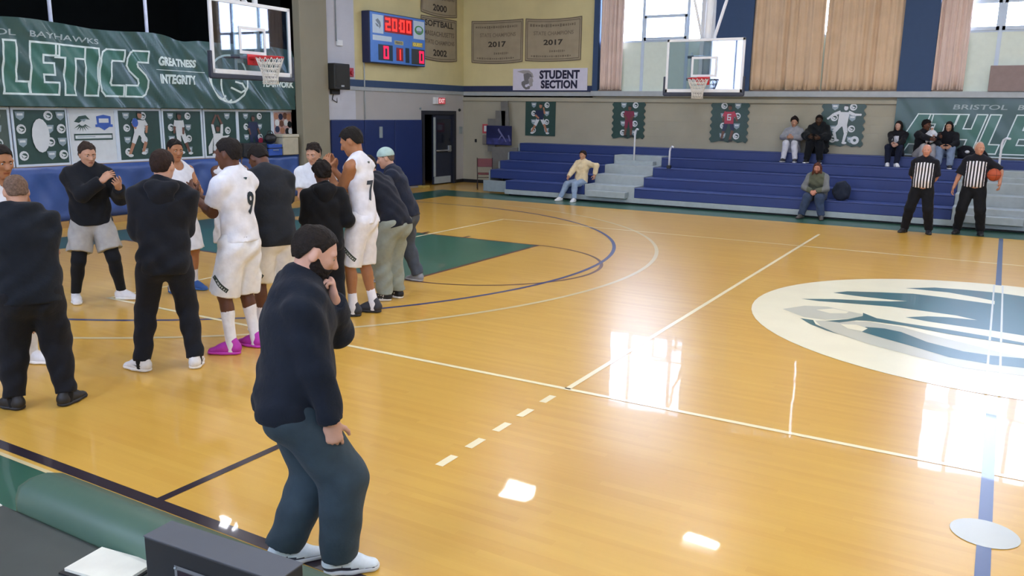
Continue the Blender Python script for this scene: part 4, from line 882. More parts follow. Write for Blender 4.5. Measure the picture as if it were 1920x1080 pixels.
class Fig:
    def __init__(s, label, loc, face, H=1.8, g=1., feet=((-.12, 0, 8), (.12, 0, -8)), pel=(0, 0, .95), hip=(0, 0, 0), tor=(0, 0, 0), head=(0, 0, 0), lh=(-.27, .05, .80), rh=(.27, .05, .80),
                 lpole=(-.6, -.7, -.3), rpole=(.6, -.7, -.3), hands=({}, {}), sk='#8a5a40', res=.011, fine=.0055, headfine=.0075, lk=(-.1, 1, 0), rk=(.1, 1, 0), belly=0., sw=1., lift=(0, 0), group=None, foot_pitch=(0, 0), name='person'):
        s.k = H/1.8; s.res, s.fine, s.hres, s.g, s.belly = res, fine, headfine, g, belly
        s.root = empty(name, loc, math.radians(face-90), label, 'person', group); s.root.scale = (s.k,)*3
        s.skin = skin('skin_'+sk[1:], sk); s.lip = skin('lip_'+sk[1:], tuple(c*f for c, f in zip([int(sk[i:i+2], 16)/255 for i in (1, 3, 5)], (.82, .66, .66))))
        s.pel = A3(*pel); s.Rh = rot(*hip); s.Rt = rot(*tor); s.RH = rot(*head); Rm = rot(*[(a+b)/2 for a, b in zip(hip, tor)])
        s.Rm = Rm; s.waist = s.pel+Rm@A3(0, 0, .15); s.chest = s.waist+s.Rt@A3(0, .0, .22); s.upper = s.chest+s.Rt@A3(0, -.01, .13); s.nb = s.upper+s.Rt@A3(0, -.005, .06)
        s.hc = s.nb+(.45*s.Rt+.55*s.RH)@A3(0, .025, .155)
        s.sh = [s.upper+s.Rt@A3(sx*.175*sw, -.005, -.022) for sx in (-1, 1)]
        s.el, s.wr = [], []
        for i, (t, pl) in enumerate(((lh, lpole), (rh, rpole))):
            t = t(s) if callable(t) else t
            e, w_ = ik(s.sh[i], t, .29, .255, pl); s.el.append(e); s.wr.append(w_)
        s.hp = [s.pel+s.Rh@A3(sx*.092, 0, -.03) for sx in (-1, 1)]; s.kn, s.an, s.fd = [], [], []
        for i, (x, y, d) in enumerate(feet):
            fd = A3(-math.sin(math.radians(d)), math.cos(math.radians(d)), 0); an = A3(x, y, .085+lift[i]); kn, an = ik(s.hp[i], an, .43, .42, (lk, rk)[i]); s.kn.append(kn); s.an.append(an); s.fd.append(fd)
        s.lift = lift; s.fp = foot_pitch; s.hands = hands
    def torso(s, t=0., hips=True, waistf=1.):
        g = s.g; X = s.Rt[:, 0]; Xh = s.Rh[:, 0]; Xm = s.Rm[:, 0]; P = []; q = lambda a, b: (a*g+t, b*g+t)
        if hips:
            P += [cone(s.pel-s.Rh@A3(0, 0, .04), s.pel+s.Rh@A3(0, 0, .04), q(.146, .1), q(.14, .098), Xh, .03)]
            P += [ell(s.pel+s.Rh@A3(sx*.075, -.045, -.05), s.Rh.T, (.072*g+t, .075*g+t, .088*g+t), .05) for sx in (-1, 1)]
        P += [cone(s.pel+s.Rh@A3(0, 0, .03), s.waist, q(.14, .098), q(.13*waistf, .09), Xm, .05), cone(s.waist, s.chest, q(.13*waistf, .09), q(.158, .108), X, .05),
              cone(s.chest, s.upper-s.Rt@A3(0, 0, .01), q(.158, .108), q(.14, .078), X, .05), cone(s.upper, s.nb, (.118+t, .066+t), (.056+t*.7, .056+t*.7), X, .04)]
        if s.belly: P += [ell(s.waist+s.Rm@A3(0, .05, -.02), s.Rm.T, (.15*g+t, .09+s.belly+t, .16+t), .06)]
        for i in (0, 1): P += [cone(s.upper, s.sh[i], .06+t*.8, .056+t*.8, None, .05)]
        return P
    def arm(s, i, t=0., to=1., r0=1.):
        a, e, w_ = s.sh[i], s.el[i], s.wr[i]
        P = [cone(a, e, (.055*r0+t), (.043*r0+t), None, .025), cone(e, w_, .043*r0+t, .029+t, None, .02)]
        if t == 0: P.append(ell(e+(w_-e)*.25, np.eye(3), (.042,)*3, .03))
        return P
    def leg(s, i, t=0.):
        g = .5+.5*s.g; return [cone(s.hp[i], s.kn[i], .088*g+t, .058*g+t, None, .035), cone(s.kn[i], s.an[i], .055*g+t, .038+t, None, .03), ell(s.kn[i]+(s.an[i]-s.kn[i])*.3-A3(0, .018, 0), np.eye(3), (.05*g+t, .05*g+t, .1+t), .03)]
    def footprims(s, i, t=0., f=1.):
        d = s.fd[i]; sd = np.cross(d, (0, 0, 1)); a = s.an[i]*A3(1, 1, 0)+A3(0, 0, s.lift[i]); p = math.radians(s.fp[i]); u = d*math.cos(p)-A3(0, 0, 1)*math.sin(p); up = np.cross(sd, u)
        R = np.array([sd, u, up]); H = a+A3(0, 0, .0)
        return H, R
    def hand(s, i):
        h = s.hands[i]; w_, e = s.wr[i], s.el[i]; d = nv(h.get('d', w_-e)); sx = -1 if i == 0 else 1
        n = np.array(h.get('n', (-sx, 0, 0)), float); n = nv(n-d*n.dot(d)); t = np.cross(d, n)*(1 if i == 1 else -1); c = h.get('c', 25); sp = h.get('sp', .12)
        P = [cone(e+(w_-e)*.8, w_, .031, .029, None, .02), cone(w_, w_+d*.035, (.03, .022), (.038, .017), t, .015), cone(w_+d*.03, w_+d*.09, (.038, .016), (.041, .014), t, .012)]
        for j, (o, L, r) in enumerate(((.03, .07, .0098), (.0105, .079, .0102), (-.0095, .073, .0098), (-.028, .056, .0088))):
            p = w_+d*.088+t*o; ang = 0
            for q, f in enumerate((.46, .31, .23)):
                ang += math.radians(c*(1, 1.2, .8)[q]*(1+.12*(j-1))); u = nv((d+t*sp*(1.2-j)*.8)*math.cos(ang)+n*math.sin(ang)); b = p+u*L*f; P.append(cone(p, b, r*(1-.1*q), r*(.92-.1*q), None, .004)); p = b
        p = w_+d*.03+t*.026; tc = h.get('tc', .35)
        for u, L, r in ((d*.62+t*.72+n*tc, .042, .0135), (d*.8+t*.45+n*tc*1.3, .032, .0115), (d*.9+t*.2+n*tc*1.5, .024, .0098)): b = p+nv(u)*L; P.append(cone(p, b, r, r*.9, None, .006)); p = b
        return P
    def headprims(s):
        R = s.RH; c = s.hc; T = R.T; p = lambda x, y, z: c+R@A3(x, y, z)
        P = [cone(s.nb-s.Rt@A3(0, 0, .05), p(0, -.02, -.03), (.06, .06), (.054, .058), None, .02),
             ell(p(0, -.012, .035), T, (.075, .097, .086), .02), ell(p(0, .012, -.015), T, (.066, .078, .085), .03), ell(p(0, .034, -.06), T, (.05, .055, .052), .03), ball(p(0, .07, -.095), .02, .03),
             cone(p(0, .088, .018), p(0, .112, -.026), .009, .014, None, .012), ell(p(0, .098, -.031), T, (.019, .014, .011), .008), cone(p(-.045, .078, .03), p(.045, .078, .03), .012, .012, None, .015),
             ell(p(0, .085, -.058), T, (.025, .012, .007), .006), ell(p(0, .083, -.07), T, (.022, .012, .008), .006)]
        for sx in (-1, 1):
            P += [ell(p(sx*.036, .07, -.012), T, (.022, .02, .02), .025), ell(p(sx*.077, -.008, -.005), np.array([R@nv((1, -.3*sx, 0)), R@nv((.3*sx, 1, 0)), R[:, 2]]), (.0095, .019, .031), .008)]
        S = [ell(p(sx*.032, .1, .008), T, (.017, .014, .011), .012) for sx in (-1, 1)]
        return P, S
    def body(s):
        P = s.torso()
        for i in (0, 1):
            P += s.arm(i)+s.leg(i); H, R = s.footprims(i); P += [cone(s.an[i], H+R[1]*-.03+A3(0, 0, .04), .036, .034, None, .02), cone(H+R[1]*-.02+A3(0, 0, .045), H+R[1]*.15+A3(0, 0, .03), (.034, .03), (.04, .018), R[0], .02)]
        P += [cone(s.nb-s.Rt@A3(0, 0, .03), s.nb+(s.hc-s.nb)*.6, .058, .055, None, .02)]
        V, F = nets(P, s.res); vs, fs, ms = [V], [F], [np.zeros(len(F))]; n = len(V)
        hp, hs = s.headprims(); V, F = nets(hp, s.hres, sub=hs)
        L = (V-s.hc)@s.RH; lipv = (np.abs(L[:, 0]) < .026) & (np.abs(L[:, 2]+.064) < .0105) & (L[:, 1] > .085); ms.append(lipv[F].all(1)*1.); vs.append(V); fs.append(F+n); n += len(V)
        for i in (0, 1):
            V, F = nets(s.hand(i), s.fine); vs.append(V); fs.append(F+n); ms.append(np.zeros(len(F))); n += len(V)
        s.bodyob = npmesh('body', np.concatenate(vs), np.concatenate(fs), [s.skin, s.lip], s.root, np.concatenate(ms))
        return s
    def face(s, brow='#2a1d16', iris='#2a1a12'):
        R, c = s.RH, s.hc; p = lambda x, y, z: c+R@A3(x, y, z); ew = mat('eye_white', '#b5aca4', rough=.3, var=0); ei = mat('iris_'+iris[1:], iris, rough=.25, var=0)
        for sx in (-1, 1):
            m = MB(); m.sphere(p(sx*.032, .0785, .008), .0115, 12, 8, 0); m.sphere(p(sx*.032, .0850, .007), .0066, 10, 6, 1); m.build('eye', [ew, ei], s.root, True)
        V, F = nets([cone(p(sx*.018, .094, .027), p(sx*.048, .082, .03), .0045, .0035, None, .004) for sx in (-1, 1)], .004); npmesh('eyebrows', V, F, s.hairmat(brow), s.root)
        return s
    def hairmat(s, col): return mat('hair_'+col[1:], col, rough=.75, var=.25, scale=60, bump=.5, bscale=90, spec=.25)
    def hair(s, kind='short', col='#1c1613', t=.012):
        R, c, T = s.RH, s.hc, s.RH.T; p = lambda x, y, z: c+R@A3(x, y, z)
        def loc(X, Y, Z):
            x, y, z = X-c[0], Y-c[1], Z-c[2]; return [x*R[0][j]+y*R[1][j]+z*R[2][j] for j in range(3)]
        lines = dict(short=([-.12, -.06, -.042, -.025, .01, .024, .04, .06, .075, .11], [-.055, -.045, -.01, .036, .036, .012, .045, .075, .086, .09]), curly=([-.12, -.06, -.02, .02, .045, .065, .11], [-.08, -.07, -.01, .02, .055, .078, .082]),
                     fringe=([-.12, -.05, -.01, .0, .01], [-.06, -.05, .0, .05, .3]), long=([-.12, .0, .03, .05, .07, .11], [-.3, -.3, -.12, .03, .075, .085]))
        lk = lines.get(kind, lines['short']); 
        ph = len(s.root['label']) % 7
        def cut(X, Y, Z):
            x, y, z = loc(X, Y, Z); return (np.interp(y, lk[0], lk[1])+(.006*np.sin(95*x+ph)*np.sin(70*y+2) if kind != 'long' else 0)-z).astype(f32)*.9
        P = [ell(p(0, -.013, .045), T, (.075+t*.6, .097+t, .078+t), .02), ell(p(0, -.026, -.005), T, (.07+t*.3, .078+t*.35, .085+t*.3), .03)]; noise = None
        fz = dict(short=(.003, 70), curly=(.009, 45), afro=(.012, 40), long=(.005, 40), fringe=(.002, 60)).get(kind, (.003, 70))
        ph = len(s.root['label']) % 7
        noise = lambda X, Y, Z: fz[0]*(np.sin(fz[1]*X+ph)*np.sin(fz[1]*1.1*Y+1)*np.sin(fz[1]*.9*Z+2)+.6*np.sin(fz[1]*2.1*X+fz[1]*1.3*Z)*np.sin(fz[1]*1.9*Y-fz[1]*Z))
        if kind == 'long': P += [cone(p(sx*.06, -.02, .0), p(sx*.085, .02, -.22), (.04, .05), (.04, .04), None, .03) for sx in (-1, 1)]+[cone(p(0, -.06, 0), p(0, -.06, -.2), (.08, .04), (.09, .035), R[:, 0], .03)]
        if kind == 'topknot': P += [ell(p(0, -.03, .13), T, (.035, .04, .03), .02)]
        V, F = nets(P, s.hres, cuts=[cut], noise=noise); npmesh('hair', V, F, s.hairmat(col), s.root); return s
    def beard(s, col='#1c1410', t=.007):
        R, c, T = s.RH, s.hc, s.RH.T; p = lambda x, y, z: c+R@A3(x, y, z)
        def cut(X, Y, Z):
            x, y, z = X-c[0], Y-c[1], Z-c[2]; l = [x*R[0][j]+y*R[1][j]+z*R[2][j] for j in range(3)]
            top = np.interp(l[1], [-.02, .0, .03, .06, .08, .11], [.02, .03, -.02, -.045, -.045, -.04])
            lipd = np.sqrt((l[0]/.026)**2+((l[2]+.064)/.012)**2+((l[1]-.095)/.05)**2)-1
            return np.maximum(np.maximum(l[2]-top, -.01-l[1]), -lipd*.012)
        P = [ell(p(0, .012, -.015), T, (.066+t, .078+t, .085+t), .03), ell(p(0, .034, -.06), T, (.05+t*1.3, .055+t*1.3, .052+t*1.5), .03), ball(p(0, .07, -.095), .02+t*1.2, .03), cone(p(-.03, .08, -.05), p(.03, .08, -.05), .01, .01, None, .015)]
        noise = lambda X, Y, Z: .0022*np.sin(150*X+1)*np.sin(160*Y)*np.sin(150*Z)
        V, F = nets(P, min(s.hres, .0065), cuts=[cut], noise=noise); npmesh('beard', V, F, s.hairmat(col), s.root); return s
    def cap(s, col, brim=False, t=.016):
        R, c, T = s.RH, s.hc, s.RH.T; p = lambda x, y, z: c+R@A3(x, y, z)
        def cut(X, Y, Z):
            x, y, z = X-c[0], Y-c[1], Z-c[2]; ly = x*R[0][1]+y*R[1][1]+z*R[2][1]; lz = x*R[0][2]+y*R[1][2]+z*R[2][2]; return .03+.15*ly-lz
        P = [ell(p(0, -.012, .04), T, (.075+t, .097+t, .088+t), .02)]; V, F = nets(P, s.hres, cuts=[cut]); o = npmesh('cap', V, F, cloth('cap_'+col[1:], col), s.root)
        if brim: V, F = nets([ell(p(0, .13, .045), T, (.075, .07, .008), .01)], .006); npmesh('brim', V, F, cloth('cap_'+col[1:], col), o)
        return s
    def folds(s, amp=.004, sd=0.):
        a = s.k*0+amp
        return lambda X, Y, Z: a*(np.sin(24*Z+7*np.sin(7*X+sd)+5*np.sin(6*Y))*.8+np.sin(38*Z-26*X+19*Y+sd*3)*.5*(1+np.sin(9*Z+5*X))+np.sin(13*X+15*Y-9*Z+sd)*.5)
    def plane(s, pt, n):
        pt = np.array(pt, float); n = nv(n); return lambda X, Y, Z: (X-pt[0])*n[0]+(Y-pt[1])*n[1]+(Z-pt[2])*n[2]
    def top(s, kind='long', col='#15181d', t=.02, hem=-.07, hood=False, name='sweater', mats=None, paintf=None, amp=.004, cuff=True, collar=True, waistf=1.04, slv=.6):
        P = s.torso(t, True, waistf); cuts = [s.plane(s.pel+s.Rm@A3(0, 0, hem), -s.Rm[:, 2])]; sub = []
        if kind == 'long':
            for i in (0, 1): P += [cone(s.sh[i], s.el[i], .055+t*.9, .045+t*.9, None, .03), cone(s.el[i], s.el[i]+(s.wr[i]-s.el[i])*.97, .048+t, .032+t*.8, None, .025, True)]
        elif kind == 'short':
            for i in (0, 1): P += [cone(s.sh[i], s.sh[i]+(s.el[i]-s.sh[i])*slv, .054+t, .062+t*1.1, None, .03, True)]
        elif kind == 'tank':
            for i, sx in ((0, -1), (1, 1)): sub += [cone(s.sh[i]+s.Rt@A3(sx*.012, 0, .09), s.sh[i]+s.Rt@A3(sx*.03, .0, -.085), .062, .058, None, .012)]
            sub += [ell(s.nb+s.Rt@A3(0, .05, -.02), s.Rt.T, (.07, .07, .08), .012)]
        if collar and kind != 'tank':
            pts = [s.nb+s.Rt@A3(.066*math.cos(a), .064*math.sin(a)+.004, -.006-.018*math.sin(a)) for a in np.linspace(0, 2*math.pi, 13)]; P += [cone(a, b, .013+t*.25, .013+t*.25, None, .012) for a, b in zip(pts, pts[1:])]
        V, F = nets(P, s.res, cuts=cuts, noise=s.folds(amp, len(s.root['label'])), sub=sub); m = mats or [cloth('cloth_'+col[1:], col)]; mi = None
        if paintf: cc = V[F].mean(1); mi = paintf(cc)
        o = npmesh(name, V, F, m, s.root, mi); s.shirt = o; s.shirtVF = (V, F)
        if kind == 'long' and cuff:
            for i in (0, 1):
                e, w_ = s.el[i], s.wr[i]; V, F = nets([cone(e+(w_-e)*.87, e+(w_-e)*1.0, .034+t*.75, .034+t*.6, None, .01, True, True)], min(s.res, .009)); npmesh('cuff', V, F, m[0], o)
        if hood:
            pts = [s.nb+s.Rt@A3(*q) for q in ((-.1, .06, -.03), (-.105, -.01, .0), (-.075, -.085, -.0), (0, -.115, -.02), (.075, -.085, .0), (.105, -.01, .0), (.1, .06, -.03))]; rr = (.02, .03, .04, .048, .04, .03, .02)
            Hp = [cone(a, b, r, q, None, .03) for a, b, r, q in zip(pts, pts[1:], rr, rr[1:])]+[ell(s.upper+s.Rt@A3(0, -.115, .0), s.Rt.T, (.1, .04, .09), .04)]; V, F = nets(Hp, s.res, noise=s.folds(.005, 1.)); npmesh('hood', V, F, m[0], o)
        return s
    def bottom(s, kind='pants', col='#20242a', t=.02, amp=.004, name='trousers', frac=.92, flare=1., legw=1., waist=.05):
        g = .5+.5*s.g; m = cloth('cloth_'+col[1:], col); tw = t*(.45 if kind == 'shorts' else .55); P = [cone(s.pel-s.Rh@A3(0, 0, .05), s.pel+s.Rm@A3(0, 0, waist), (.146*s.g+tw, .102*s.g+tw), (.138*s.g+tw, .098*s.g+tw), s.Rh[:, 0], .04, True)]
        P += [ell(s.pel+s.Rh@A3(sx*.075, -.04, -.05), s.Rh.T, (.076*s.g+tw, .078*s.g+tw, .092*s.g+tw), .05) for sx in (-1, 1)]
        for i in (0, 1):
            h, k, a = s.hp[i], s.kn[i], s.an[i]
            if kind == 'shorts': e = h+(k-h)*frac if frac <= 1 else k+(a-k)*(frac-1); P += [cone(h, e, .09*g+t*.8, (.088*flare*g+t), None, .02, True)]
            else:
                P += [cone(h, k, .09*g+t, (.06*g+t)*legw, None, .04)]
                P += [cone(k, a+(k-a)*(.0 if kind == 'pants' else .03), (.06*g+t)*legw, (.045+t)*legw*(1 if kind == 'pants' else .85), None, .03, True)]
                if kind == 'legging': pass
                else: P += [ell(k+(a-k)*.3-A3(0, .015, 0), np.eye(3), (.05*g+t, .05*g+t, .12), .03)]
        V, F = nets(P, s.res, noise=s.folds(amp, 2.)); o = npmesh(name, V, F, m, s.root); s.low = o; s.lowVF = (V, F); return s
    def waistband(s, col, z=.03, h=.016, name='waistband'):
        V, F = nets([cone(s.pel+s.Rm@A3(0, 0, z), s.pel+s.Rm@A3(0, 0, z+h), (.14*s.g+.036, .1*s.g+.036), (.14*s.g+.036, .1*s.g+.036), s.Rh[:, 0], .01, True, True)], .009); npmesh(name, V, F, cloth('band_'+col[1:], col), s.root); return s
    def tights(s, col='#17181c', t=.008):
        m = cloth('cloth_'+col[1:], col)
        for i in (0, 1):
            V, F = nets(s.leg(i, t), s.res, cuts=[lambda X, Y, Z: .1-Z+0*X]); npmesh('legging', V, F, m, s.root)
        return s
    def socks(s, col='#e3e6ea', top_=.55, t=.008):
        for i in (0, 1):
            k, a = s.kn[i], s.an[i]; V, F = nets([cone(a+(k-a)*top_, a, .052*(.55+.45*top_)+t*.7, .038+t, None, .02, False, True), cone(a, a-A3(0, 0, .05), .04+t, .042+t, None, .02), ell(k+(a-k)*.36-A3(0, .015, 0), np.eye(3), (.045+t, .045+t, .09), .02) if top_ > .5 else ball(a, .04, .01)], min(s.res, .01), cuts=[s.plane(a+(k-a)*top_, k-a)]); npmesh('sock', V, F, cloth('sock_'+col[1:], col), s.root)
        return s
    def shoes(s, col='#e6e8ea', sole='#f0f0ee', toe=None, tongue=None, mark=None, markcol='#101214', size=1.):
        mu = mat('shoe_'+col[1:], col, rough=.55, var=.05, scale=30); ms = mat('sole_'+sole[1:], sole, rough=.6, var=.03)
        for i in (0, 1):
            H, R = s.footprims(i); q = lambda x, y, z: H+R.T@A3(x*size, y*size, z); c = [s.plane(q(0, 0, .022), -R[2])]
            P = [cone(q(0, -.035, .06), q(0, -.005, .105), (.043, .046), (.045, .05), R[0], .02), cone(q(0, -.03, .04), q(0, .06, .045), (.042, .042), (.046, .045), R[0], .03), cone(q(0, .06, .045), q(0, .165, .028), (.046, .042), (.043, .026), R[0], .03), cone(q(0, .03, .085), q(0, .1, .055), (.026, .02), (.03, .022), R[0], .03)]
            V, F = nets(P, min(s.res, .008), cuts=c); mm = [mu]; mi = None
            if toe: mm = [mu, mat('shoe_'+toe[1:], toe, rough=.5)]; l = (V[F].mean(1)-H)@R.T; mi = ((l[:, 2] < .05-.05*np.clip(l[:, 1]-.02, 0, .1)*4) & (l[:, 2] > .0)).astype(int)
            sh = npmesh('shoe', V, F, mm, s.root, mi)
            P = [cone(q(0, -.035, .015), q(0, .06, .015), (.05, .03), (.052, .03), R[0], .02), cone(q(0, .06, .015), q(0, .165, .018), (.052, .03), (.047, .03), R[0], .02)]
            V, F = nets(P, min(s.res, .008), cuts=[s.plane(q(0, 0, .03), R[2]), s.plane(q(0, 0, .002), -R[2])]); npmesh('sole', V, F, ms, sh)
            m = MB()
            for j in range(4): y = .045+.02*j; z = .09-.012*j; m.tube([q(-.025, y, z), q(0, y+.004, z+.012), q(.025, y, z)], .0035, 5)
            m.build('laces', mat('lace_'+(tongue or col)[1:], tongue or col, rough=.7), sh)
            if mark:
                bv = BVHTree.FromPolygons([Vector(v) for v in V], [list(f) for f in F]) if False else None
                Vs, Fs = sh.data.vertices, sh.data.polygons; bv = BVHTree.FromPolygons([v.co for v in Vs], [list(p.vertices) for p in Fs]); M_ = mat('mark_'+markcol[1:], markcol, rough=.5)
                for sx in (-1, 1):
                    g = MB()
                    polys = [[(-.03, .05), (.0, .036), (.05, .055), (.09, .075), (.045, .062), (.0, .05), (-.02, .062)]] if mark == 'swoosh' else [[(.02+.028*j, .03), (.034+.028*j, .03), (.02+.028*j, .075), (.006+.028*j, .075)] for j in range(3)]
                    for pl in polys:
                        vv = []
                        for y, z in pl:
                            o_ = Vector(q(sx*.2, y, z)); d = Vector(R.T@A3(-sx, 0, 0)); hit = bv.ray_cast(o_, d); vv.append(tuple((hit[0] if hit[0] else o_+d*.16)-d*.002))
                        g.add(vv, [tuple(range(len(vv)))])
                    g.build('side_mark', M_, sh)
        return s
    def decal(s, text, centre, d, size, col='#20242a', on=None, bold=.03, name='lettering', right=None):
        """flat print pressed onto the shirt (or shorts): looks along d, centre in the figure's own frame"""
        V, F = on or s.shirtVF; bv = BVHTree.FromPolygons([Vector(v) for v in V], [list(map(int, f)) for f in F])
        d = Vector(d).normalized(); r = Vector(right) if right else d.cross(Vector((0, 0, 1))).normalized(); u = r.cross(d).normalized(); W, Hh = size
        def warp(a, b, n):
            o_ = Vector(centre)+r*a+u*b-d*.4; hit = bv.ray_cast(o_, d); return (hit[0] if hit[0] else o_+d*.4)-d*.0035
        if isinstance(text, str): return text_fit(name, text, (-W/2, W/2, -Hh/2, Hh/2), None, cloth('print_'+col[1:], col), s.root, 0, bold, warp=warp, sub=3)
        m = MB()                               # polygons, cut up so that they follow the cloth
        bm = bmesh.new()
        for pl in text:
            bm.faces.new([bm.verts.new((x, y, 0)) for x, y in pl])
        for _ in range(3): bmesh.ops.subdivide_edges(bm, edges=[e for e in bm.edges if e.calc_length() > .015], cuts=1, use_grid_fill=True)
        bmesh.ops.triangulate(bm, faces=bm.faces[:]); bm.verts.index_update(); o = mobj(name, [warp(v.co.x, v.co.y, 0) for v in bm.verts], [tuple(v.index for v in f.verts) for f in bm.faces], cloth('print_'+col[1:], col), s.root); bm.free(); return o

# ------------------------------------------------------------------ the people
BLK = '#191c21'; NVB = '#1a202a'; WHT = '#dfe3ea'; LT = '#b98d72'; TAN = '#a3714e'; BRN = '#5f3d2c'; DK = '#46301f'; PALE_ = '#c79c86'
CLAP = ({'d': (.25, .6, .8), 'n': (1, -.2, 0), 'c': 8}, {'d': (-.15, .75, .6), 'n': (-1, -.1, .2), 'c': 10})
hogo = [[(-.09, -.05), (-.03, -.07), (.09, .03), (.09, .06), (.04, .07), (-.07, -.01)]]
def shorts_print(f, i, sidex, col='#3a4440'):
    h, k = f.hp[i], f.kn[i]; c = h+(k-h)*.72
    f.decal([[(-.075, .05), (-.045, .075), (.07, -.045), (.05, -.075)]], c, (-sidex[0], -sidex[1], 0), (.1, .1), col, on=f.lowVF, name='shorts_print')
    f.decal([[(-.06, .05), (-.05, .06), (.055, -.05), (.045, -.06)]], c, (-sidex[0], -sidex[1], 0), (.1, .1), '#c8cdc8', on=f.lowVF, name='shorts_print')

# foreground coach, hand to his mouth
K = Fig('bearded man in black sweater and dark grey trousers, hand to his mouth, in the foreground', (-2.87, -3.10, 0), 56, 1.76, 1.18, ((-.10, -.10, -6), (.10, .13, -14)), (-.01, -.05, .905), (0, 0, 0), (-4, 10, 0), (-10, 24, 0),
        lambda s: s.hc+s.RH@A3(.01, .165, -.175), (.23, .1, .79), (-.7, .1, -.8), (.5, -.8, 0),
        ({'d': (.05, -.12, 1), 'n': (.1, -1, -.1), 'c': 52, 'tc': .2}, {'d': (0, .12, -1), 'n': (-1, .1, 0), 'c': 26}), PALE_, .0095, .0048, .0058, belly=.03)
K.body().face().hair('short', '#1d1712', .0095).beard('#1a1310').top('long', NVB, .034, -.09, name='sweater', amp=.005).bottom('pants', '#37454d', .03, .0035, legw=1.24).shoes('#dbe8ee', '#cfd6da', '#2b3142', '#dfe6ea')

A = Fig('bald man in black sweater and black joggers seen from behind at the left edge', (-6.13, -2.5, 0), 151, 1.76, 1.22, ((-.17, .05, 38), (.17, -.02, -42)), (0, -.03, .93), (0, 0, 0), (6, 8, 0), (8, 22, 0), (.06, .27, 1.12), (-.08, .28, 1.08), (-.45, -.35, -1), (.5, -.35, -1), sk=LT, belly=.03)
A.body().face().hair('short', '#6f5a4b', .0035).top('long', '#191e25', .03, -.10, amp=.006).bottom('jogger', '#191b20', .03, .006, legw=1.15, name='joggers').socks('#17181b', .3).shoes('#1b1c1f', '#1a1a1c')

P1 = Fig('player in white sleeveless jersey at the left edge, behind the bald man', (-7.24, -2.05, 0), 12, 1.9, 1.05, ((-.14, 0, 10), (.14, 0, -10)), (0, 0, .95), (0, 0, 0), (0, 4, 0), (-12, 14, 0), (-.3, .14, .98), (-.02, .28, 1.2), (-.5, -.6, -.6), (.5, -.4, -1), ({'c': 30}, {'d': (-1, .3, .1), 'n': (0, -1, 0), 'c': 20}), TAN)
P1.body().face().hair('short', '#1d1714', .012).top('tank', WHT, .018, -.1, name='jersey', amp=.003).bottom('shorts', '#dfe2e6', .03, .005, 'shorts', 1.0, 1.04).socks().shoes('#dfe2e6')
P1.decal([[(-.07, .05), (0, .03), (.07, .05), (.0, .0)]], P1.upper+P1.Rt@A3(0, .15, -.06), (0, -1, 0), (.1, .1), '#23304e', name='collar_trim')

Bm = Fig('coach in black hoodie and grey shorts over black tights, clapping beside the white poster', (-9.0, -.13, 0), -28, 1.85, 1.1, ((-.24, .05, 52), (.22, -.02, 0)), (0, 0, .92), (0, 0, 0), (8, 6, 0), (14, 13, 0), (-.27, .32, 1.28), (-.1, .35, 1.36), (-.4, -.3, -1), (.6, -.1, -.8),
         ({'d': (.15, .5, .35), 'n': (.6, -.3, .6), 'c': 15}, {'d': (-.7, .3, .6), 'n': (-.5, -.5, -.3), 'c': 15}), LT)
Bm.body().face().hair('curly', '#33271f', .013).top('long', BLK, .04, -.05, True, 'hoodie', amp=.005).tights(BLK, .012).bottom('shorts', '#a5a5a2', .032, .005, 'shorts', .78, 1.05).shoes('#e3e5e8', '#e9e9e6')

Cm = Fig('man in black hoodie and black trousers with white sneakers, seen from behind', (-6.13, -1.38, 0), 143, 1.89, 1.06, ((-.20, .02, 42), (.20, -.02, -12)), (.02, 0, .93), (0, 0, 0), (0, 3, 3), (-26, 6, 0), (-.05, .3, 1.22), (.06, .3, 1.22), (-.3, -.3, -1), (.3, -.3, -1), CLAP, PALE_)
Cm.body().face().hair('short', '#2b1d16', .015).top('long', '#1a1d23', .034, -.13, True, 'hoodie', amp=.007).bottom('pants', '#1c1f26', .022, .005, legw=1.0).socks('#17181b', .35).shoes('#dfe2e4', '#e6e6e2', None, '#e6e6e6', 'swoosh', '#14161a')

Dm = Fig('player in white shirt number 9 and white shorts with magenta shoes, clapping', (-6.04, -.64, 0), 190, 1.95, .96, ((-.13, .02, 22), (.13, -.03, -4)), (0, -.02, .95), (0, 0, 0), (0, 5, 0), (8, 8, 0), (-.06, .37, 1.30), (.02, .39, 1.29), (-.1, -.6, -1), (.3, -.4, -1), CLAP, BRN)
Dm.body().face().hair('short', '#1b1614', .016).top('short', '#e2e6ee', .024, .0, name='shirt', amp=.004, slv=.66).bottom('shorts', '#e3e6e9', .034, .006, 'shorts', .98, 1.06).socks('#e6e9ee', .78, .007).shoes('#b02aa6', '#c23cb6', None, '#2a1830')
Dm.decal('9', Dm.chest+Dm.Rt@A3(.02, -.14, -.06), (0, 1, 0), (.1, .19), '#27333c', name='number')
Dm.decal([[(-.025, .01), (0, .014), (.025, .01), (0, -.008)]], Dm.upper+Dm.Rt@A3(0, -.12, .01), (0, 1, 0), (.1, .04), '#2b4044', name='collar_print')
Dm.waistband('#3a4440', .035, .014).waistband('#2f3438', .005, .012); shorts_print(Dm, 0, (-1, -.2))

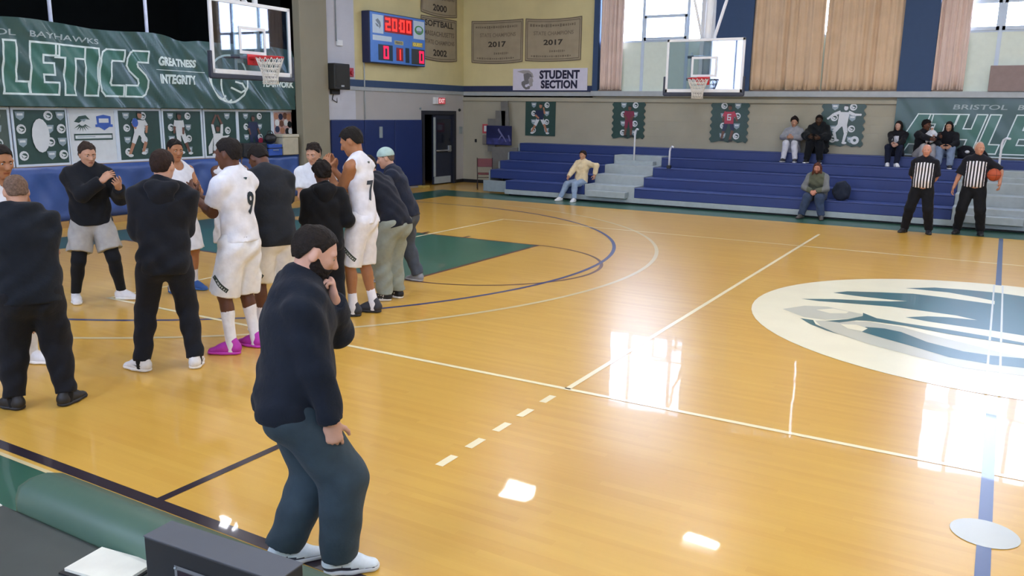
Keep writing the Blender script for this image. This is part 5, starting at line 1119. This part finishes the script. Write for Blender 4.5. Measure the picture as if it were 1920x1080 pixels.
Em = Fig('man in dark grey t-shirt and white shorts, head bowed, seen from behind', (-6.28, .0, 0), 160, 1.92, 1.08, ((-.14, 0, 10), (.14, 0, -10)), (0, -.05, .95), (0, 0, 0), (4, 14, 0), (16, 48, 0), (-.12, .3, 1.02), (.12, .32, 1.0), (-.4, -.5, -1), (.4, -.5, -1), sk=BRN)
Em.body().face().hair('short', '#17120f', .01).top('short', '#23272d', .032, -.12, name='t_shirt', amp=.005, slv=.75).bottom('shorts', '#dcdcd8', .034, .006, 'shorts', .98, 1.06).socks('#e4e6ea', .5).shoes('#e0e3e6')
shorts_print(Em, 0, (-.7, -.7))

Fm = Fig('young man in white t-shirt looking down at his hands, facing the camera', (-7.30, 1.72, 0), -58, 1.82, .98, pel=(0, 0, .95), tor=(0, 4, 0), head=(-14, 16, 0), lh=(-.03, .32, 1.16), rh=(.03, .33, 1.18), lpole=(-.4, -.4, -1), rpole=(.4, -.4, -1), hands=({'d': (.8, .5, .1), 'n': (0, -1, 0), 'c': 40}, {'d': (-.8, .4, .2), 'n': (0, -1, .3), 'c': 40}), sk=LT)
Fm.body().face().hair('curly', '#1f1712', .014).top('short', '#d9dfe4', .024, -.1, name='t_shirt', slv=.7).bottom('pants', '#20242c', .022).shoes('#22252a')
wt = MB(); e, w_ = Fm.el[1], Fm.wr[1]; wt.tube([tuple(e+(w_-e)*.88), tuple(e+(w_-e)*.95)], .038, 12); wt.build('wristband', mat('wrist_white', '#e6e8ea'), Fm.root, True)

Gm = Fig('curly haired person in black hoodie with yellow soled shoe, seen from behind', (-6.12, .58, 0), 140, 1.68, 1.02, ((-.12, 0, 8), (.13, -.05, -20)), (0, 0, .95), (0, 0, 0), (4, 4, 0), (14, 12, 0), (-.1, .32, 1.15), (.24, .24, 1.12), (-.3, -.4, -1), (.3, -.5, -1), sk=BRN)
Gm.body().face().hair('afro', '#17110e', .035).top('long', '#15171b', .032, -.12, True, 'hoodie', amp=.006).bottom('pants', '#1a1c21', .024).shoes('#1d1e20', '#d8c22a')

Hm = Fig('tall player in white sleeveless jersey number 7, clapping in front of his face', (-6.05, 1.05, 0), 198, 2.04, .86, ((-.1, .05, 14), (.1, -.08, 0)), (0, -.03, .95), (0, 0, 0), (-6, 6, 0), (6, 24, 0), (-.09, .28, 1.39), (.03, .27, 1.38), (-.15, -.6, -1), (.2, -.5, -1), ({'d': (.2, .15, 1), 'n': (1, -.1, 0), 'c': 14}, {'d': (-.1, .2, 1), 'n': (-1, 0, 0), 'c': 14}), TAN)
Hm.body().face().hair('short', '#17130f', .017).top('tank', '#e0e3ec', .018, -.06, name='jersey', amp=.003).bottom('shorts', '#e2e4ea', .03, .005, 'shorts', 1.0, 1.04).socks('#e6e8ee', .36).shoes('#25282f', '#1f2126', None, '#2a2d34')
Hm.decal('7', Hm.chest+Hm.Rt@A3(-.01, -.14, -.13), (0, 1, 0), (.1, .19), '#3d4550', name='number'); shorts_print(Hm, 0, (-1, -.1))
Hm.decal([[(-.022, .01), (0, .014), (.022, .01), (0, -.008)]], Hm.upper+Hm.Rt@A3(0, -.12, .0), (0, 1, 0), (.1, .04), '#3a4a44', name='collar_print')
pb = MB(); pb.box(-.035, .035, -.006, .006, -.07, .07, .004); 

Im = Fig('man in dark sweater and pale grey sweatpants leaning forward behind number 7', (-6.25, 1.8, 0), 178, 1.80, 1.12, ((-.1, .0, 30), (.1, -.02, 0)), (0, -.08, .94), (0, 6, 0), (10, 34, 0), (10, 20, 0), (-.15, .42, .78), (.12, .45, .8), (-.7, -.5, 0), (.7, -.5, 0), sk=LT)
Im.body().face().hair('short', '#241c17', .012).top('long', '#1e222d', .03, -.08, name='sweater', amp=.005).bottom('pants', '#8f978d', .034, .007, 'sweatpants', legw=1.15).shoes('#17191c', '#e2e2de', None, '#e4e4e4', 'stripes', '#e8e8e8')

Jm = Fig('man in mint cap, dark sweater and grey jeans at the right of the huddle', (-6.77, 2.69, 0), 188, 1.80, 1.08, ((-.15, .12, 14), (.14, -.16, -10)), (0, -.06, .93), (0, 4, 0), (20, 22, 0), (30, 16, 0), (-.2, .35, .82), (.2, .1, .8), (-.7, -.5, 0), (.7, -.6, 0), sk=PALE_)
Jm.body().face().hair('short', '#6a5a4e', .008).cap('#a9c4c0').top('long', '#222838', .03, -.08, name='sweater', amp=.005).bottom('pants', '#4a525e', .026, .006, 'jeans', legw=1.08).shoes('#8d929a', '#b4b7ba')

Lm = Fig('player in white facing right, mostly hidden behind the man in the black hoodie', (-8.62, .75, 0), -5, 1.84, 1., ((-.14, 0, 10), (.14, 0, -10)), head=(-10, 8, 0), lh=(-.06, .33, 1.2), rh=(.06, .34, 1.2), hands=CLAP, sk=TAN, res=.014)
Lm.body().face().hair('short', '#1a1512', .012).top('tank', WHT, .018, -.1, name='jersey').bottom('shorts', '#dfe2e6', .03, .005, 'shorts', 1.0, 1.04).socks('#e4e6ea', .45).shoes('#2f5a9c', '#3a6ab0')
Mm = Fig('player in white with pink shoes, mostly hidden behind player number 9', (-8.64, 1.58, 0), -30, 1.80, 1., ((-.20, .05, 20), (.20, -.05, -30)), (0, 0, .94), head=(0, 14, 0), lh=(-.06, .33, 1.15), rh=(.06, .34, 1.15), hands=CLAP, sk=BRN, res=.014)
Mm.body().face().hair('short', '#1a1512', .012).top('tank', WHT, .018, -.1, name='jersey').bottom('shorts', '#dfe2e6', .03, .005, 'shorts', 1.0, 1.04).socks('#e4e6ea', .7).shoes('#d63fa4', '#e060b4')

# officials
def stripes_mat():
    m = bpy.data.materials.new('referee_stripes'); m.use_nodes = True; nt = m.node_tree; b = nt.nodes['Principled BSDF']; b.inputs['Roughness'].default_value = .8
    tc = nt.nodes.new('ShaderNodeTexCoord'); sp = nt.nodes.new('ShaderNodeSeparateXYZ'); nt.links.new(tc.outputs['Object'], sp.inputs[0])
    a = nt.nodes.new('ShaderNodeMath'); a.operation = 'MULTIPLY_ADD'; a.inputs[1].default_value = 1/.056; a.inputs[2].default_value = .25; nt.links.new(sp.outputs[0], a.inputs[0])
    f = nt.nodes.new('ShaderNodeMath'); f.operation = 'FRACT'; nt.links.new(a.outputs[0], f.inputs[0]); g = nt.nodes.new('ShaderNodeMath'); g.operation = 'GREATER_THAN'; g.inputs[1].default_value = .5; nt.links.new(f.outputs[0], g.inputs[0])
    mx = nt.nodes.new('ShaderNodeMix'); mx.data_type = 'RGBA'; mx.inputs['A'].default_value = (*srgb('#e3e3ea'), 1); mx.inputs['B'].default_value = (*srgb('#1c1c22'), 1)
    nt.links.new(g.outputs[0], mx.inputs['Factor']); nt.links.new(mx.outputs['Result'], b.inputs['Base Color']); return m
STR = stripes_mat()
def ref(label, loc, face, H, g, feet, head, lh, rh, lp, rp, hands, sk, hair, belly, tor=(0, 0, 0)):
    f = Fig(label, loc, face, H, g, feet, (0, 0, .93), (0, 0, 0), tor, head, lh, rh, lp, rp, hands=hands, sk=sk, res=.014, fine=.0065, headfine=.009, belly=belly)
    sh = f.upper
    f.body().face('#6a5a50').top('short', BLK, .022, -.01, name='striped_shirt', mats=[STR, cloth('ref_black', '#1a1b22')], slv=.95, amp=.003,
        paintf=lambda c: ((np.abs(c[:, 0]) > .165) | (c[:, 2] > sh[2]-.06+np.abs(c[:, 0])*-.1+.05)).astype(int))
    f.bottom('pants', '#15171b', .026, .004, legw=1.08).shoes('#17181b', '#17181b')
    V, F = nets([cone(f.pel+A3(0, 0, .035), f.pel+A3(0, 0, .07), (.152*g+.03, .112*g+.03), (.15*g+.03, .112*g+.03), (1, 0, 0), .01, True, True)], .012); npmesh('belt', V, F, BLACK, f.root)
    if hair: f.hair(*hair)
    return f
R1 = ref('bald official in striped shirt with hands behind his back, left of two', (-1.42, 12.06, 0), -92, 1.74, 1.12, ((-.2, 0, 12), (.24, .02, -22)), (4, 2, 0), (-.1, -.2, .93), (.1, -.2, .93), (-1, .2, 0), (1, .2, 0), ({}, {}), '#c08a74', None, .04)
R2 = ref('grey haired official in striped shirt holding a basketball under his arm', (-.56, 12.48, 0), -92, 1.80, 1.12, ((-.2, 0, 12), (.2, -.02, -12)), (30, 2, 0), (-.42, .1, 1.0), (.36, .04, .84), (-1, -.3, .3), (.8, -.6, 0), ({'d': (-.05, .5, -.5), 'n': (1, 0, 0), 'c': 22}, {'c': 24}), '#bd8a70', ('fringe', '#b8b2aa', .012), .03)
bal = empty('basketball', (-.255, 12.40, 1.17), math.radians(20), 'orange basketball held under the arm of the grey haired official', 'ball')
MB().sphere((0, 0, 0), .12, 28, 18).build('ball_skin', mat('ball_orange', '#b4512f', rough=.6, var=.06, bump=.3, bscale=300), bal, True)
sm = MB()
for pl in ('x', 'y', 'z'): sm.tube([{'x': (0, .1195*math.cos(a), .1195*math.sin(a)), 'y': (.1195*math.cos(a), 0, .1195*math.sin(a)), 'z': (.1195*math.cos(a), .1195*math.sin(a), 0)}[pl] for a in [2*math.pi*i/32 for i in range(32)]], .0028, 5, True)
sm.build('seams', mat('ball_seam', '#2a1a14', rough=.7), bal)
Ed = Fig('player with hand on hip, cut off by the right picture edge', (.74, 12.9, 0), -100, 1.88, 1., ((-.14, 0, 10), (.14, 0, -10)), lh=(-.3, .05, .85), rh=(.29, .06, .98), rpole=(1, -.5, 0), sk='#b98a74', res=.016, fine=.007, headfine=.01)
Ed.body().face().hair('short', '#3a2a20').top('tank', '#2a3a6a', .02, -.1, name='jersey').bottom('shorts', '#2a3a6a', .036, .005, 'shorts', 1.0, 1.04).socks('#e4e6ea', .45).shoes('#e0e3e6')

# spectators on the bleachers: r = row they sit on
def seated(label, x, r, face, H=1.72, g=1., feet=((-.13, .0, 8), (.13, 0, -8)), fy=.40, tor=(0, 6, 0), head=(0, 0, 0), lh=(-.14, -.05, .5), rh=(.14, -.05, .5), lp=(-.9, -.5, -.3), rp=(.9, -.5, -.3), hands=({}, {}), sk=LT, hip=(0, -12, 0), **kw):
    z0 = RT[r-1] if r else 0.; seat = RT[r]-z0; k = H/1.8; y = 13.35+.6*r+.2
    a = math.radians(face); loc = (x+fy*k*math.cos(a), y+fy*k*math.sin(a), z0+.002)
    return Fig(label, loc, face, H, g, feet, (0, -fy, seat/k+.085), hip, tor, head, lh, rh, lp, rp, hands=hands, sk=sk, res=.016, fine=.007, headfine=.0095, **kw)
S1 = seated('young man in cream hoodie and light jeans lounging on the front bleacher row', -9.42, 0, -104, 1.66, 1., ((-.26, .16, 14), (.2, .2, -6)), .42, (14, -8, 0), (4, 4, 0), (-.46, -.45, .72), (.12, .0, .62), (-.8, -.2, .5), sk=LT)
S1.body().face().hair('curly', '#2a1c16', .022).top('long', '#d9c9a4', .032, -.03, True, 'hoodie', amp=.006).bottom('pants', '#8ea2bb', .022, .005, 'jeans').shoes('#e6e8ea')
S2 = seated('person with round curly hair, grey hoodie and white trousers on the top row', -4.72, 4, -90, 1.68, 1., ((-.15, .0, 6), (.15, 0, -6)), .36, (0, 10, 0), (4, 4, 0), (-.07, .1, .66), (.06, .1, .66), sk=LT)
S2.body().face().hair('afro', '#1d1512', .045).top('long', '#9b9ea3', .03, -.02, True, 'hoodie').bottom('pants', '#d5d9e2', .022).shoes('#33363c', '#d8dade')
S3 = seated('person in a bulky black hooded coat on the top row beside the kicking poster', -4.14, 4, -90, 1.80, 1.35, ((-.15, .0, 6), (.15, 0, -6)), .38, (0, 8, 0), (6, 6, 0), (-.12, .1, .62), (.12, .12, .64), sk=DK)
S3.body().face().hair('short', '#120e0c', .02).top('long', '#171b1e', .055, -.1, True, 'coat', amp=.012).bottom('pants', '#15181c', .03).shoes('#1a1b1e')
S4 = seated('long haired bearded man in olive and grey shirt leaning on his knees, front row', -3.60, 0, -92, 1.70, 1.2, ((-.22, .05, 14), (.22, .08, -14)), .42, (0, 30, 0), (4, 8, 0), (-.04, .02, .64), (.05, .03, .63), (-.9, -.3, -.2), (.9, -.3, -.2), ({'d': (.6, .6, -.5), 'n': (.3, -.6, -.5), 'c': 50}, {'d': (-.6, .6, -.5), 'n': (-.3, -.6, -.5), 'c': 50}), '#bb8470', belly=.03)
S4.body().face('#5a3828').hair('long', '#5a3424', .012).beard('#6a4230').top('long', '#6d7068', .028, -.05, name='shirt', mats=[cloth('cloth_olive', '#5c6152'), cloth('cloth_sleeve', '#74787a')], paintf=lambda c: (np.abs(c[:, 0]) > .165).astype(int)).bottom('pants', '#38465e', .026, .006, 'jeans', legw=1.1).shoes('#4c4a46', '#3a3a38')
S5 = seated('woman in black cardigan over a white top on the top row, left of three', -2.34, 4, -96, 1.60, .98, ((-.1, .0, 30), (.12, -.02, 14)), .36, (0, 6, 0), (-4, 6, 0), (-.1, .12, .58), (.02, .14, .6), sk=PALE_)
S5.body().face().hair('long', '#1c1412', .012).top('long', '#17181e', .028, -.1, name='cardigan', amp=.006).bottom('pants', '#1b2133', .022).shoes('#e4e6ea')
S5.decal([[(-.05, -.16), (.05, -.16), (.055, .12), (-.055, .12)]], S5.chest+S5.Rt@A3(0, .2, -.02), (0, -1, 0), (.1, .3), '#c9cbd2', name='white_top')
S6 = seated('person in black top and pale trousers turned to a baby, middle of three', -1.82, 4, -60, 1.66, 1.05, ((-.15, .0, 6), (.15, 0, -6)), .38, (18, 8, 0), (26, 10, 0), (-.18, .22, .78), (.08, .26, .72), sk=BRN)
S6.body().face().hair('curly', '#15110f', .026).top('long', '#1c1d22', .03, -.04, name='sweater').bottom('pants', '#a4a4a6', .026, .005, 'sweatpants', legw=1.1).shoes('#5a4a44', '#3a3432')
S7 = seated('dark haired person in black top and light jeans, right of three on the top row', -1.29, 4, -90, 1.62, 1.02, ((-.13, .0, 6), (.13, 0, -6)), .36, (0, 8, 0), (-4, 8, 0), (-.1, .1, .56), (.1, .1, .56), sk=LT)
S7.body().face().hair('long', '#191211', .012).top('long', '#17181d', .032, -.06, True, 'hoodie').bottom('pants', '#8193ac', .024, .005, 'jeans', legw=1.1).shoes('#2b2c30')
By = Fig('baby in white hat and pale clothes held on the lap of the person in black', (-1.62, 15.72, 1.62), -110, .62, 1.25, ((-.12, .3, 10), (.12, .3, -10)), (0, 0, .28), (0, 0, 0), (0, 0, 0), (10, 0, 0), (-.3, .25, .55), (.3, .25, .55), sk=PALE_, res=.045, fine=.016, headfine=.022)
By.root.name = 'baby'
By.body().face().cap('#dfe0e2', t=.03).top('long', '#cfd2d6', .04, -.1, name='romper').bottom('pants', '#cfd2d6', .04, name='romper_legs')
bk = empty('backpack', (-3.12, 13.62, .40), math.radians(-10), 'dark backpack on the front bleacher row beside the long haired man', 'bag')
V, F = nets([ell((0, 0, .2), np.eye(3), (.2, .13, .22), .03), ell((0, -.12, .12), np.eye(3), (.13, .06, .1), .04), cone((-.06, 0, .4), (.06, 0, .4), .02, .02, None, .01)], .014, cuts=[lambda X, Y, Z: 0*X-Z+.005], noise=lambda X, Y, Z: .008*np.sin(30*X)*np.sin(26*Z+9*Y)); npmesh('body', V, F, cloth('bag_dark', '#232a38'), bk)
MB().tube([(-.1, .12, .34), (-.12, .18, .2), (-.1, .13, .06)], .014).tube([(.1, .12, .34), (.12, .18, .2), (.1, .13, .06)], .014).build('strap', cloth('bag_strap', '#1a1e28'), bk, True)
co_ = empty('coat_pile', (-.78, 15.98, 1.30), 0, 'heap of dark coats and bags on the top row between the two officials', 'coats')
V, F = nets([ell((0, 0, .08), np.eye(3), (.3, .16, .12), .06), ell((-.12, 0, .2), np.eye(3), (.16, .12, .1), .06), ell((.18, -.05, .1), np.eye(3), (.12, .12, .14), .06)], .016, cuts=[lambda X, Y, Z: 0*X-Z+.004], noise=lambda X, Y, Z: .014*np.sin(24*X+3)*np.sin(22*Z+11*Y)); npmesh('heap', V, F, cloth('coat_dark', '#1b1d24'), co_)
MB().sphere((-.08, -.14, .16), (.05, .03, .035), 10, 8).build('white_patch', mat('coat_white', '#cfd2d6', rough=.8), co_, True)
